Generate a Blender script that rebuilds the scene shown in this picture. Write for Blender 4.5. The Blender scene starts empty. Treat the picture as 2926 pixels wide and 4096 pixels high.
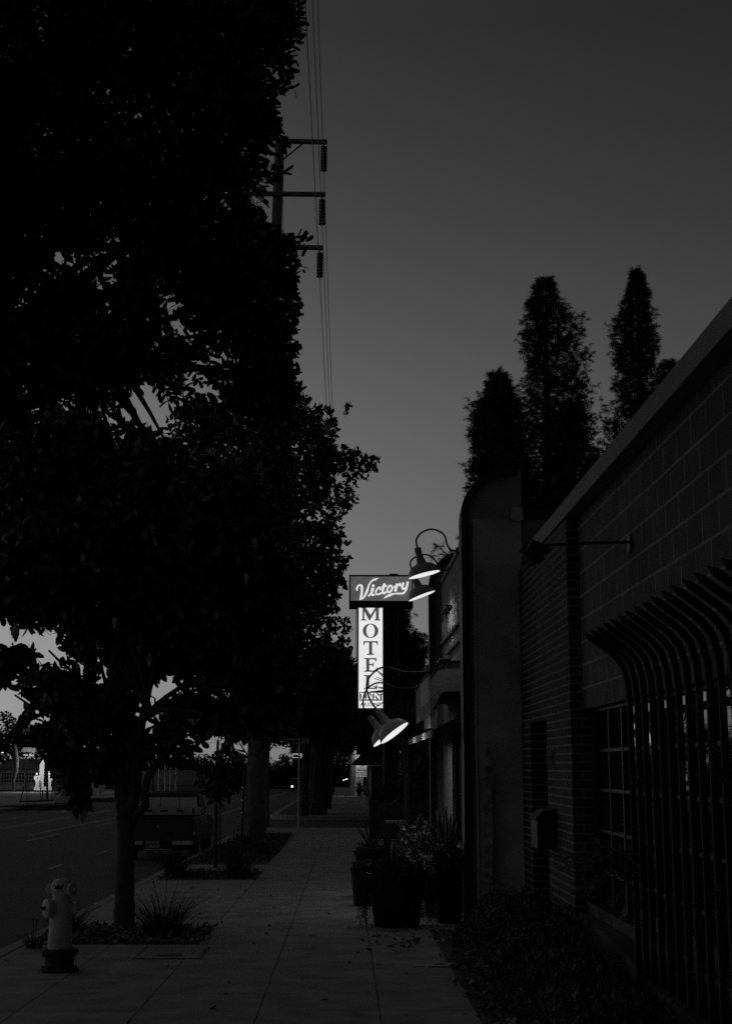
import bpy, bmesh, math, random
import numpy as np
from mathutils import Vector, Matrix

random.seed(7); rng = np.random.default_rng(11)
rad = math.radians
scene = bpy.context.scene
C = scene.collection

# ---------------------------------------------------------------- camera
cam_d = bpy.data.cameras.new("camera"); cam = bpy.data.objects.new("camera", cam_d); C.objects.link(cam)
CAMH = 1.65
TH = rad(10.133); YW = rad(0.8227)
cam.location = (0, 0, CAMH)
cam.rotation_euler = (rad(90) + TH, 0, -YW)
cam_d.sensor_fit = 'VERTICAL'; cam_d.sensor_height = 36.0; cam_d.lens = 36.0 * 5690 / 4096
cam_d.clip_start = 0.1; cam_d.clip_end = 3000
scene.camera = cam

# ---------------------------------------------------------------- dusk sky (no sun: it is below the horizon)
world = bpy.data.worlds.new("World"); scene.world = world; world.use_nodes = True
wn = world.node_tree; wn.nodes.clear()
def wnode(t, **k):
    n = wn.nodes.new(t)
    for a, v in k.items(): setattr(n, a, v)
    return n
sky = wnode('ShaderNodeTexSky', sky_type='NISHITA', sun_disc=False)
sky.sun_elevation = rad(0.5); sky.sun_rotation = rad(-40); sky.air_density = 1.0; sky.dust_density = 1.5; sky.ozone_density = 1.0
bw = wnode('ShaderNodeRGBToBW'); wn.links.new(sky.outputs[0], bw.inputs[0])
tc = wnode('ShaderNodeTexCoord'); sp = wnode('ShaderNodeSeparateXYZ'); wn.links.new(tc.outputs['Generated'], sp.inputs[0])
ramp = wnode('ShaderNodeValToRGB'); wn.links.new(sp.outputs[2], ramp.inputs[0])
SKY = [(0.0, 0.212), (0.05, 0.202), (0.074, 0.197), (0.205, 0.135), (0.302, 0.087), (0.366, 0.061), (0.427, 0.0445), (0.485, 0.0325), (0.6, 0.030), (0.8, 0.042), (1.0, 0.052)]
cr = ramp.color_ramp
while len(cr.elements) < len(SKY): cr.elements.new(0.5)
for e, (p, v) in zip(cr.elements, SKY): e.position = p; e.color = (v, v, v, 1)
# the sky texture gives the side-to-side glow of the set sun, the ramp the fall-off with height, raised again overhead to light the ground
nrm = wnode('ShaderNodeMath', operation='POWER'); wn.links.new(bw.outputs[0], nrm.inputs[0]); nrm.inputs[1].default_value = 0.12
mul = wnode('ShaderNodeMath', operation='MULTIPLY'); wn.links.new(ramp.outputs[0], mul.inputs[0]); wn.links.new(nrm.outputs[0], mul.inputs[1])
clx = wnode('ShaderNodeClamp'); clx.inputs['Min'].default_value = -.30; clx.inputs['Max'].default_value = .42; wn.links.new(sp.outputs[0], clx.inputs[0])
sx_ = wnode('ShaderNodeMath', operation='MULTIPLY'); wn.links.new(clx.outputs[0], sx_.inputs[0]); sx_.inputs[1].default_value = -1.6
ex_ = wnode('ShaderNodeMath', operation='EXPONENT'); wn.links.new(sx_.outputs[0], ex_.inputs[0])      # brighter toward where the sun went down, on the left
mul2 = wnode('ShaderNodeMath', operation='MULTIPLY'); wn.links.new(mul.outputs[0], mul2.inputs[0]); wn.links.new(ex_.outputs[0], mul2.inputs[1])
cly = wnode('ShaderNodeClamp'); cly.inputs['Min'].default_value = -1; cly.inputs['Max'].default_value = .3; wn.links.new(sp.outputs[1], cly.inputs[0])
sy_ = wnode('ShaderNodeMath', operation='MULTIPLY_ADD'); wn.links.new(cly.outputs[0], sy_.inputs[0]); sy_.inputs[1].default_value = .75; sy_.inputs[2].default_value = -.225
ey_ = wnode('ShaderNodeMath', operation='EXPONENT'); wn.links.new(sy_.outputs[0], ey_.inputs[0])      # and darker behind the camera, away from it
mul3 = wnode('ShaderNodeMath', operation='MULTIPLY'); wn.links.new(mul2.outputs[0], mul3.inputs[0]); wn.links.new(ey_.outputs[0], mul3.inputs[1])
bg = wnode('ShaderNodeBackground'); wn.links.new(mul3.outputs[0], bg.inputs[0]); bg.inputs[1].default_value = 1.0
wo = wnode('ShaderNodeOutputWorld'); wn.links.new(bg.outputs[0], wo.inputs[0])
scene.view_settings.view_transform = 'Standard'; scene.view_settings.look = 'None'
scene.view_settings.exposure = 0.0; scene.view_settings.gamma = 1.0
scene.view_settings.use_curve_mapping = False
scene.cycles.max_bounces = 6; scene.cycles.diffuse_bounces = 3; scene.cycles.glossy_bounces = 3
scene.cycles.use_denoising = False
scene.cycles.sample_clamp_indirect = 1.0; scene.cycles.sample_clamp_direct = 3.0

# ---------------------------------------------------------------- measuring helpers (source-photo pixels -> metres)
F_ = 5690.0
_Fw = (math.sin(YW)*math.cos(TH), math.cos(YW)*math.cos(TH), math.sin(TH))
_R = (math.cos(YW), -math.sin(YW), 0)
_U = (_R[1]*_Fw[2]-_R[2]*_Fw[1], _R[2]*_Fw[0]-_R[0]*_Fw[2], _R[0]*_Fw[1]-_R[1]*_Fw[0])
def ray(px, py):
    a = (px-1463)/F_; b = (2048-py)/F_
    return [_Fw[i]+a*_R[i]+b*_U[i] for i in range(3)]
def aY(px, py, Y):
    d = ray(px, py); t = Y/d[1]; return (d[0]*t, Y, CAMH+d[2]*t)
def aX(px, py, X):
    d = ray(px, py); t = X/d[0]; return (X, d[1]*t, CAMH+d[2]*t)
def gz(Y): return -.01*Y if Y <= 35 else -.35-.004*(Y-35)

# ---------------------------------------------------------------- materials
MATS = {}
def mat(name, v, rough=0.8, var=0.25, scale=6.0, bump=0.0, metal=0.0, spec=0.35, detail=4.0):
    if name in MATS: return MATS[name]
    m = bpy.data.materials.new(name); m.use_nodes = True; nt = m.node_tree
    p = nt.nodes['Principled BSDF']; p.inputs['Roughness'].default_value = rough; p.inputs['Metallic'].default_value = metal
    p.inputs['Specular IOR Level'].default_value = spec
    t = nt.nodes.new('ShaderNodeTexCoord'); n = nt.nodes.new('ShaderNodeTexNoise'); n.inputs['Scale'].default_value = scale; n.inputs['Detail'].default_value = detail
    nt.links.new(t.outputs['Object'], n.inputs['Vector'])
    mr = nt.nodes.new('ShaderNodeMapRange'); mr.inputs[1].default_value = 0.3; mr.inputs[2].default_value = 0.7
    mr.inputs[3].default_value = v*(1-var); mr.inputs[4].default_value = v*(1+var)
    nt.links.new(n.outputs[0], mr.inputs[0]); nt.links.new(mr.outputs[0], p.inputs['Base Color'])
    if bump:
        b = nt.nodes.new('ShaderNodeBump'); b.inputs['Strength'].default_value = bump; b.inputs['Distance'].default_value = 0.02
        n2 = nt.nodes.new('ShaderNodeTexNoise'); n2.inputs['Scale'].default_value = scale*6; n2.inputs['Detail'].default_value = 6
        nt.links.new(t.outputs['Object'], n2.inputs['Vector']); nt.links.new(n2.outputs[0], b.inputs['Height']); nt.links.new(b.outputs[0], p.inputs['Normal'])
    MATS[name] = m; return m
def emat(name, v, strength=1.0, var=0.04):
    if name in MATS: return MATS[name]
    m = bpy.data.materials.new(name); m.use_nodes = True; nt = m.node_tree
    p = nt.nodes['Principled BSDF']; p.inputs['Base Color'].default_value = (.3, .3, .3, 1); p.inputs['Roughness'].default_value = .4
    t = nt.nodes.new('ShaderNodeTexCoord'); n = nt.nodes.new('ShaderNodeTexNoise'); n.inputs['Scale'].default_value = 3; nt.links.new(t.outputs['Object'], n.inputs['Vector'])
    mr = nt.nodes.new('ShaderNodeMapRange'); mr.inputs[1].default_value = .3; mr.inputs[2].default_value = .7; mr.inputs[3].default_value = v*(1-var); mr.inputs[4].default_value = v*(1+var)
    nt.links.new(n.outputs[0], mr.inputs[0]); nt.links.new(mr.outputs[0], p.inputs['Emission Color']); p.inputs['Emission Strength'].default_value = strength
    MATS[name] = m; return m
def brickmat(name, axes, bw_, bh, mortar, vb, vm, off=0.5, org=(0, 0), var=.3, bump=.4, rough=.85, msm=.1):
    """masonry / paving with real-size units; axes = which two object axes run along and up"""
    m = bpy.data.materials.new(name); m.use_nodes = True; nt = m.node_tree; p = nt.nodes['Principled BSDF']; p.inputs['Roughness'].default_value = rough
    p.inputs['Specular IOR Level'].default_value = .3
    g = nt.nodes.new('ShaderNodeNewGeometry'); s = nt.nodes.new('ShaderNodeSeparateXYZ'); nt.links.new(g.outputs['Position'], s.inputs[0])
    c = nt.nodes.new('ShaderNodeCombineXYZ')
    for k in (0, 1):
        a = nt.nodes.new('ShaderNodeMath'); a.operation = 'SUBTRACT'; a.inputs[1].default_value = org[k]
        nt.links.new(s.outputs[axes[k]], a.inputs[0]); nt.links.new(a.outputs[0], c.inputs[k])
    b = nt.nodes.new('ShaderNodeTexBrick'); nt.links.new(c.outputs[0], b.inputs['Vector'])
    b.offset = off; b.inputs['Scale'].default_value = 1; b.inputs['Brick Width'].default_value = bw_; b.inputs['Row Height'].default_value = bh
    b.inputs['Mortar Size'].default_value = mortar; b.inputs['Mortar Smooth'].default_value = msm; b.inputs['Bias'].default_value = 0
    b.inputs['Color1'].default_value = (vb*(1-var),)*3+(1,); b.inputs['Color2'].default_value = (vb*(1+var),)*3+(1,); b.inputs['Mortar'].default_value = (vm,)*3+(1,)
    n = nt.nodes.new('ShaderNodeTexNoise'); n.inputs['Scale'].default_value = 3; n.inputs['Detail'].default_value = 8; nt.links.new(g.outputs['Position'], n.inputs['Vector'])
    mr = nt.nodes.new('ShaderNodeMapRange'); mr.inputs[1].default_value = .3; mr.inputs[2].default_value = .7; mr.inputs[3].default_value = .7; mr.inputs[4].default_value = 1.25; nt.links.new(n.outputs[0], mr.inputs[0])
    mx = nt.nodes.new('ShaderNodeVectorMath'); mx.operation = 'MULTIPLY'; nt.links.new(b.outputs['Color'], mx.inputs[0]); nt.links.new(mr.outputs[0], mx.inputs[1]); nt.links.new(mx.outputs[0], p.inputs['Base Color'])
    bp = nt.nodes.new('ShaderNodeBump'); bp.inputs['Strength'].default_value = bump; bp.inputs['Distance'].default_value = .01; bp.invert = True
    nt.links.new(b.outputs['Fac'], bp.inputs['Height']); nt.links.new(bp.outputs[0], p.inputs['Normal'])
    MATS[name] = m; return m
def glassmat(name, v=.02, rough=.03):
    m = bpy.data.materials.new(name); m.use_nodes = True; nt = m.node_tree; p = nt.nodes['Principled BSDF']
    p.inputs['Base Color'].default_value = (v, v, v, 1); p.inputs['Roughness'].default_value = rough; p.inputs['Specular IOR Level'].default_value = .8
    t = nt.nodes.new('ShaderNodeTexCoord'); n = nt.nodes.new('ShaderNodeTexNoise'); n.inputs['Scale'].default_value = 1.2; nt.links.new(t.outputs['Object'], n.inputs['Vector'])
    b = nt.nodes.new('ShaderNodeBump'); b.inputs['Strength'].default_value = .03; nt.links.new(n.outputs[0], b.inputs['Height']); nt.links.new(b.outputs[0], p.inputs['Normal'])
    MATS[name] = m; return m

M_ = dict(
 asphalt=mat('asphalt', .042, .85, .3, 1.2, .5), concrete=mat('concrete', .30, .9, .2, 2.0, .3), soil=mat('soil', .07, 1, .4, 8, .8),
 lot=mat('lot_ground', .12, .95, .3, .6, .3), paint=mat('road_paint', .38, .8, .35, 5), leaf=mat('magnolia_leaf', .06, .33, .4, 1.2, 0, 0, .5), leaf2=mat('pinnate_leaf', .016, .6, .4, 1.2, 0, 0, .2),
 leaf3=mat('street_tree_leaf', .03, .55, .4, .8), needle=mat('pine_needle', .05, .7, .4, .8), bark=mat('bark', .085, .95, .4, 9, .9), smooth_bark=mat('smooth_bark', .075, .9, .3, 6, .4),
 petal=mat('petal', .5, .7, .15), wood=mat('weathered_wood', .085, .9, .4, 8, .5), polewood=mat('pole_wood', .13, .95, .35, 7, .7), metal=mat('dark_metal', .02, .5, .3, 6, 0, .3), black=mat('black_paint', .012, .45, .3),
 hyd=mat('hydrant_paint', .5, .6, .25, 5, .35), hydd=mat('hydrant_rust', .04, .8, .4, 12, .4), enamel=mat('grey_enamel', .30, .4, .1, 5), chrome=mat('chrome', .6, .22, .1, 5, 0, 1.0),
 stucco=mat('stucco', .24, .95, .12, 3, .35), stuccod=mat('dark_stucco', .24, .95, .15, 3, .35), trim=mat('pale_trim', .42, .8, .15, 4), fascia=mat('fascia_board', .25, .8, .12, 3), soffit=mat('soffit_board', .06, .9, .3, 4),
 car=mat('car_paint', .03, .25, .2, 2, 0, .2, .6), tyre=mat('tyre', .02, .9), plate=mat('number_plate', .35, .5), red=mat('tail_lens', .10, .2), alum=mat('aluminium', .42, .45, .15, 5, 0, .6),
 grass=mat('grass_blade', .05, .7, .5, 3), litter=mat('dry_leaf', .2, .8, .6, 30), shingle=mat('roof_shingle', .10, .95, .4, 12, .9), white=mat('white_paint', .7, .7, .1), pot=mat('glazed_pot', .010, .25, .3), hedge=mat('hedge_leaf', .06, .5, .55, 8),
 flower=mat('flower', .5, .7, .3, 12), plant=mat('plant_leaf', .075, .5, .5, 8), iron=mat('iron_bar', .018, .7, .3, 10), snake=mat('snake_plant_leaf', .12, .4, .5, 14), insul=mat('insulator', .03, .4), far=mat('far_foliage', .03, .9, .5, .3), board=mat('sign_board', .45, .8, .2, 3))
M_['walk'] = brickmat('sidewalk_paving', (0, 1), .88, .88, .007, .33, .11, 0, (-1.505, 11.75), .05, .5, .9)
M_['brick'] = brickmat('brick_wall', (1, 2), .2, .081, .009, .032, .19, .5, (13.39, .39), .3, .8)
M_['brickx'] = brickmat('brick_return', (0, 2), .2, .081, .009, .05, .14, .5, (2.1, .39), .3, .8)
M_['block'] = brickmat('block_wall', (1, 2), .40, .216, .011, .08, .25, .5, (13.3, .42), .12, .8)
M_['glass'] = glassmat('window_glass')

# ---------------------------------------------------------------- object helpers
def put(o, label=None, cat=None, group=None, kind=None):
    if label: o['label'] = label
    if cat: o['category'] = cat
    if group: o['group'] = group
    if kind: o['kind'] = kind
    return o
def thing(name, label, cat, loc=(0, 0, 0), group=None):
    o = bpy.data.objects.new(name, None); C.objects.link(o); o.location = loc; o.empty_display_size = .2
    o['_w'] = list(loc)
    return put(o, label, cat, group)
class MB:
    def __init__(s): s.v = []; s.f = []
    def add(s, vs, fs):
        n = len(s.v); s.v += [tuple(q) for q in vs]; s.f += [tuple(i+n for i in q) for q in fs]; return s
    def box(s, x0, x1, y0, y1, z0, z1):
        return s.add([(x0,y0,z0),(x1,y0,z0),(x1,y1,z0),(x0,y1,z0),(x0,y0,z1),(x1,y0,z1),(x1,y1,z1),(x0,y1,z1)],
                     [(0,3,2,1),(4,5,6,7),(0,1,5,4),(1,2,6,5),(2,3,7,6),(3,0,4,7)])
    def tube(s, pts, r, n=8, cap=True):
        pts = [Vector(p) for p in pts]; rs = r if isinstance(r, (list, tuple)) else [r]*len(pts)
        rings = []; prev = None
        for i, p in enumerate(pts):
            d = (pts[min(i+1, len(pts)-1)]-pts[max(i-1, 0)]); d = d.normalized() if d.length > 1e-9 else Vector((0,0,1))
            if prev is None: a = d.orthogonal().normalized()
            else:
                a = prev-d*prev.dot(d); a = a.normalized() if a.length > 1e-6 else d.orthogonal().normalized()
            prev = a; b = d.cross(a)
            rings.append([p+(a*math.cos(2*math.pi*k/n)+b*math.sin(2*math.pi*k/n))*rs[i] for k in range(n)])
        vs = [q for rg in rings for q in rg]; fs = []
        for i in range(len(rings)-1):
            for k in range(n): fs.append((i*n+k, i*n+(k+1) % n, (i+1)*n+(k+1) % n, (i+1)*n+k))
        if cap: fs.append(tuple(reversed(range(n)))); fs.append(tuple((len(rings)-1)*n+k for k in range(n)))
        return s.add(vs, fs)
    def lathe(s, prof, c=(0,0,0), axis=(0,0,1), n=24, cap=True):
        ax = Vector(axis).normalized(); a = ax.orthogonal().normalized(); b = ax.cross(a); c = Vector(c); vs = []; fs = []
        for r, h in prof:
            for k in range(n):
                t = 2*math.pi*k/n; vs.append(c+ax*h+(a*math.cos(t)+b*math.sin(t))*r)
        for i in range(len(prof)-1):
            for k in range(n): fs.append((i*n+k, i*n+(k+1) % n, (i+1)*n+(k+1) % n, (i+1)*n+k))
        if prof[0][0] > 1e-4 and cap: fs.append(tuple(reversed(range(n))))
        if prof[-1][0] > 1e-4 and cap: fs.append(tuple((len(prof)-1)*n+k for k in range(n)))
        return s.add(vs, fs)
    def prism(s, poly, ax, lo, hi):
        """poly in the plane across axis ax ('x': (y,z); 'y': (x,z); 'z': (x,y)), extruded lo..hi"""
        def P(q, h): return {'x': (h, q[0], q[1]), 'y': (q[0], h, q[1]), 'z': (q[0], q[1], h)}[ax]
        n = len(poly); vs = [P(q, lo) for q in poly]+[P(q, hi) for q in poly]
        fs = [tuple(range(n)), tuple(reversed(range(n, 2*n)))]+[(i, i+n, (i+1) % n+n, (i+1) % n) for i in range(n)]
        return s.add(vs, fs)
    def flat(s, poly, Y):   # a face in the XZ plane
        return s.add([(x, Y, z) for x, z in poly], [tuple(range(len(poly)))])
    def ball(s, c, r, n=10, m=6, sz=1.0):
        prof = [(max(1e-5, math.sin(math.pi*i/m))*r, -math.cos(math.pi*i/m)*r*sz) for i in range(m+1)]
        return s.lathe(prof, c, (0,0,1), n)
    def build(s, name, m, parent=None, smooth=False, bevel=0, **tags):
        org = (0,0,0)
        if parent is not None:
            q = parent; org = tuple(q['_w']) if '_w' in q.keys() else (0,0,0)
        me = bpy.data.meshes.new(name); me.from_pydata([(a-org[0], b-org[1], c-org[2]) for a, b, c in s.v], [], s.f)
        bmm = bmesh.new(); bmm.from_mesh(me); bmesh.ops.recalc_face_normals(bmm, faces=bmm.faces); bmm.to_mesh(me); bmm.free()
        me.materials.append(m)
        if smooth: me.shade_smooth(); me.set_sharp_from_angle(angle=rad(40))
        o = bpy.data.objects.new(name, me); C.objects.link(o)
        if parent is not None:
            o.parent = parent
            if '_w' in parent.keys(): o['_w'] = [0,0,0]; o['_w'] = list(org)
        if bevel:
            b = o.modifiers.new('bevel', 'BEVEL'); b.width = bevel; b.segments = 2; b.limit_method = 'ANGLE'
        if tags: put(o, **tags)
        return o
def clean_tags():
    for o in bpy.data.objects:
        if '_w' in o.keys(): del o['_w']
def sub(o):  # a part that will carry sub-parts in the same (thing-local) frame
    return o
def text(s, size, name='lettering', offset=0.0, shear=0.0, space=1.0):
    cu = bpy.data.curves.new('t', 'FONT'); cu.body = s; cu.size = size; cu.offset = offset; cu.shear = shear; cu.space_character = space
    cu.align_x = 'CENTER'; cu.align_y = 'CENTER'; cu.extrude = 0.002
    o = bpy.data.objects.new('t', cu); C.objects.link(o); bpy.context.view_layer.update()
    me = bpy.data.meshes.new_from_object(o.evaluated_get(bpy.context.evaluated_depsgraph_get()))
    bpy.data.objects.remove(o); bpy.data.curves.remove(cu); me.name = name; return me
def put_text(s, size, m, parent, loc, rot, name='lettering', **k):
    """text mesh facing -Y by default when rot=(90,0,0); loc in world"""
    sx = k.pop('sx', 1.0)
    me = text(s, size, name, **k)
    Mx = Matrix.Translation(loc) @ Matrix.Rotation(rad(rot[2]), 4, 'Z') @ Matrix.Rotation(rad(rot[0]), 4, 'X') @ Matrix.Diagonal((sx, 1, 1, 1))
    org = tuple(parent['_w']) if parent is not None else (0,0,0)
    me.transform(Matrix.Translation((-org[0], -org[1], -org[2])) @ Mx)
    me.materials.clear(); me.materials.append(m)
    o = bpy.data.objects.new(name, me); C.objects.link(o); o.parent = parent; o['_w'] = list(org); return o

def arr_mesh(name, V, nper, m, parent=None, **tags):
    """V: (n, nper, 3) array of polygons -> one mesh"""
    V = np.asarray(V, dtype=np.float32); n = V.shape[0]
    org = np.array(parent['_w'] if parent is not None and '_w' in parent.keys() else (0,0,0), dtype=np.float32)
    me = bpy.data.meshes.new(name); me.vertices.add(n*nper); me.vertices.foreach_set('co', (V-org).reshape(-1))
    me.loops.add(n*nper); me.loops.foreach_set('vertex_index', np.arange(n*nper, dtype=np.int32))
    me.polygons.add(n); me.polygons.foreach_set('loop_start', np.arange(0, n*nper, nper, dtype=np.int32)); me.polygons.foreach_set('loop_total', np.full(n, nper, dtype=np.int32))
    me.update(calc_edges=True); me.materials.append(m)
    o = bpy.data.objects.new(name, me); C.objects.link(o)
    if parent is not None: o.parent = parent
    if tags: put(o, **tags)
    return o
def unit(a): return a/np.maximum(np.linalg.norm(a, axis=-1, keepdims=True), 1e-9)
def leaves(base, d, L, W, blunt=False, fold=.12):
    """leaf outlines (8 corners) from base points along directions d"""
    n = len(base); d = unit(d); r = rng.normal(size=(n, 3)); s = unit(np.cross(d, r)); u = np.cross(s, d)
    L = np.broadcast_to(np.asarray(L, float), (n,))[:, None]; W = np.broadcast_to(np.asarray(W, float), (n,))[:, None]
    prof = [(0, .06), (.25, .8), (.55, 1.), (.85, .62), (1., .03)] if not blunt else [(0, .12), (.2, .75), (.55, .95), (.88, .85), (1., .35)]
    pts = []
    for t, w in prof: pts.append(base+d*L*t+s*W*.5*w+u*L*fold*(w*.5-t*t*.8))
    for t, w in reversed(prof): pts.append(base+d*L*t-s*W*.5*w+u*L*fold*(w*.5-t*t*.8))
    return np.stack(pts, axis=1)
def rand_dir(n, up=0.0):
    d = rng.normal(size=(n, 3)); d[:, 2] += up; return unit(d)
def pxblobs(blobs, Yc, dY, n):
    """blobs: (x, y, r[, weight]) on the photo at 1624-wide scale; -> n points in real ellipsoids at depth Yc"""
    w = np.array([b[2]**2*(b[3] if len(b) > 3 else 1) for b in blobs]); w = w/w.sum(); idx = rng.choice(len(blobs), n, p=w)
    q = rand_dir(n)*(rng.random((n, 1))**.42); out = np.zeros((n, 3)); K = 1.8017
    cs = np.array([aY(b[0]*K, b[1]*K, Yc) for b in blobs]); rr = np.array([b[2]*K*Yc/F_ for b in blobs])
    out = cs[idx]+q*rr[idx][:, None]*np.array([1, 1, 1])
    out[:, 1] = Yc+q[:, 1]*np.minimum(dY, rr[idx]*1.3)
    return out
def rosettes(P, k, L, W, up=.25, spread=1.0):
    """k leaves fanning out of every twig end P"""
    ax = rand_dir(len(P), up); base = np.repeat(P, k, 0); a = np.repeat(ax, k, 0)
    d = unit(a*.45+rand_dir(len(base))*spread*.9); L = L*(.65+.55*rng.random(len(base)))
    return leaves(base+rng.normal(size=base.shape)*L[:, None]*.12, d, L, W*L/np.mean(L))
def limb_tree(root, tips, r0, mb, wob=.12, rt=.012):
    """limbs from root to a number of points in the crown"""
    for t in tips:
        a = Vector(root); b = Vector(t); n = 6; pts = []; rs = []
        for i in range(n+1):
            f = i/n; p = a.lerp(b, f); p.z += math.sin(f*math.pi)*.12*(b-a).length*.5
            if 0 < i < n: p += Vector((random.uniform(-1, 1), random.uniform(-1, 1), random.uniform(-.5, .5)))*wob*(b-a).length*.25
            pts.append(p); rs.append(r0*(1-f)**1.1+rt)
        mb.tube(pts, rs, 6, False)

# ================================================================ SETTING: ground, road, pavement
def sheet(name, x0, x1, y0, y1, dz, m, thick=0, nx=1):
    ys = sorted(set([y0, y1]+[y for y in (-20, 0, 5, 10, 15, 20, 25, 30, 35, 40, 50, 60, 80, 100, 150, 200, 300, 500) if y0 < y < y1])); mb = MB()
    for a, b in zip(ys[:-1], ys[1:]):
        mb.add([(x0, a, gz(a)+dz), (x1, a, gz(a)+dz), (x1, b, gz(b)+dz), (x0, b, gz(b)+dz)], [(0, 1, 2, 3)])
        if thick:
            for x in (x0, x1): mb.add([(x, a, gz(a)+dz), (x, b, gz(b)+dz), (x, b, gz(b)+dz-thick), (x, a, gz(a)+dz-thick)], [(0, 1, 2, 3)])
    if thick:
        for y in (y0, y1): mb.add([(x0, y, gz(y)+dz), (x1, y, gz(y)+dz), (x1, y, gz(y)+dz-thick), (x0, y, gz(y)+dz-thick)], [(0, 1, 2, 3)])
    o = mb.build(name, m); put(o, kind='structure'); return o
sheet('ground', -500, 500, -120, 900, -.19, M_['lot'])
sheet('road', -17.5, -3.45, -100, 700, -.15, M_['asphalt'])
sheet('side_street', -3.45, 60, 49.6, 61.5, -.146, M_['asphalt'])
sheet('sidewalk', -3.27, 2.45, -30, 49.5, 0, M_['walk'], .17)
sheet('sidewalk_beyond', -1.6, 1.6, 72, 330, 0, M_['concrete'], .17)
sheet('sidewalk_opposite', -20.5, -17.5, -60, 300, 0, M_['concrete'], .17)
sheet('forecourt', -70, -20.6, 95, 175, -.16, M_['concrete'])
# kerbs
def kerb(x0, x1, y0, y1, seg=3.0):
    mb = MB(); y = y0
    while y < y1:
        e = min(y+seg, y1)
        mb.add([(x0, y+.005, gz(y)-.17), (x1, y+.005, gz(y)-.17), (x1, e-.005, gz(e)-.17), (x0, e-.005, gz(e)-.17), (x0+.015, y+.005, gz(y)+.003), (x1, y+.005, gz(y)+.003), (x1, e-.005, gz(e)+.003), (x0+.015, e-.005, gz(e)+.003)],
               [(0,3,2,1),(4,5,6,7),(0,1,5,4),(1,2,6,5),(2,3,7,6),(3,0,4,7)]); y = e
    o = mb.build('kerb', M_['concrete'], bevel=.015); put(o, kind='structure')
kerb(-3.45, -3.275, -30, 46)
# rounded island at the corner beyond the side street
def corner(name, pts, dz, m, thick=.17):
    mb = MB(); n = len(pts); top = [(x, y, gz(y)+dz) for x, y in pts]; bot = [(x, y, gz(y)+dz-thick) for x, y in pts]
    mb.add(top+bot, [tuple(range(n))]+[(i, (i+1) % n, (i+1) % n+n, i+n) for i in range(n)])
    o = mb.build(name, m); put(o, kind='structure'); return o
arc = [(-3.3+1.6*(1-math.cos(t)), 62.3+2.2*(1-math.sin(t))) for t in [rad(a) for a in (0, 20, 40, 60, 75, 90)]]
corner('corner_pavement', [(-3.3, 330)]+[(-3.3, 66)]+arc[0:]+[(1.6, 62.0), (1.6, 71.9), (-1.62, 71.9), (-1.62, 330)], 0.0, M_['concrete'])
corner('parkway_soil', [(-3.05, 320), (-3.05, 67), (-2.6, 64.6), (-1.0, 63.6), (-1.0, 66.8), (-1.75, 70), (-1.75, 320)], .006, M_['soil'], .002)
# planting beds between kerb and walk
sheet('tree_bed', -3.2, -1.52, 15.2, 17.0, .006, M_['soil'])
sheet('second_bed', -3.2, -1.52, 24.9, 27.2, .006, M_['soil'])
sheet('third_bed', -3.2, -1.55, 29.5, 44.5, .006, M_['soil'])
sheet('roadside_bed', .95, 2.4, 8, 16.6, .006, M_['soil'])
# lane paint
lm = MB()
def dash(x, y0, y1, w=.1):
    a = y0
    while a < y1:
        b = min(a+4, y1); lm.add([(x-w/2, a, gz(a)-.145), (x+w/2, a, gz(a)-.145), (x+w/2, b, gz(b)-.145), (x-w/2, b, gz(b)-.145)], [(0,1,2,3)]); a = b
for s in range(-5, 60, 12): dash(-9.4, s, s+5)
dash(-10.2, 47, 66); dash(-12.6, 44, 78); dash(-12.3, 44, 78); dash(-14.6, 40, 200); dash(-5.95, 55, 200); dash(-9.4, 68, 73, .3)
for s in (31.0, 37.0, 43.0):     # parking ticks
    lm.add([(-6.6, s, gz(s)-.145), (-5.7, s, gz(s)-.145), (-5.7, s+.1, gz(s)-.145), (-6.6, s+.1, gz(s)-.145)], [(0,1,2,3)])
    lm.add([(-6.2, s-.4, gz(s)-.145), (-6.1, s-.4, gz(s)-.145), (-6.1, s+.9, gz(s)-.145), (-6.2, s+.9, gz(s)-.145)], [(0,1,2,3)])
put(lm.build('road_markings', M_['paint']), kind='structure')
K = 1.8017
# ================================================================ MOTEL SIGN
def sgn(px, py, Y=45.0): p = aY(px, py, Y); return (p[0], p[2])
SY = 45.0
base = aY(1565, 3200, SY)
ms = thing('motel_sign', 'tall lit motel sign with a script panel above a white column of letters', 'sign', (base[0], SY, gz(SY)))
mb = MB(); a = sgn(1396, 2300); b = sgn(1651, 2432)
x0, x1, z1, z0 = a[0], b[0], a[1], b[1]
mb.box(x0, x1, SY+.02, SY+.45, z0, z1); a2 = sgn(1557, 2296); b2 = sgn(1592, 2310); mb.box(a2[0], b2[0], SY+.1, SY+.4, z1-.02, a2[1]+.03)
c0 = sgn(1402, 2306); c1 = sgn(1646, 2404)
head = mb.build('sign_cabinet', M_['metal'], ms, bevel=.02)
fr = MB()  # raised frame
fr.box(x0, x1, SY-.06, SY+.02, c0[1], z1); fr.box(x0, x1, SY-.06, SY+.02, z0, c1[1]); fr.box(x0, c0[0], SY-.06, SY+.02, c1[1], c0[1]); fr.box(c1[0], x1, SY-.06, SY+.02, c1[1], c0[1])
fr.build('frame', M_['metal'], ms)
face_d = emat('sign_face_dark', .085, 1.0, .15); lit = emat('sign_white_lit', .80, 1.0, .03); litd = emat('sign_letter_dark', .062)
script_lit = emat('sign_script_lit', .74, 1.0, .05)
mb = MB(); mb.box(c0[0], c1[0], SY-.01, SY+.02, c1[1], c0[1]); mb.build('script_panel', face_d, ms)
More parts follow.
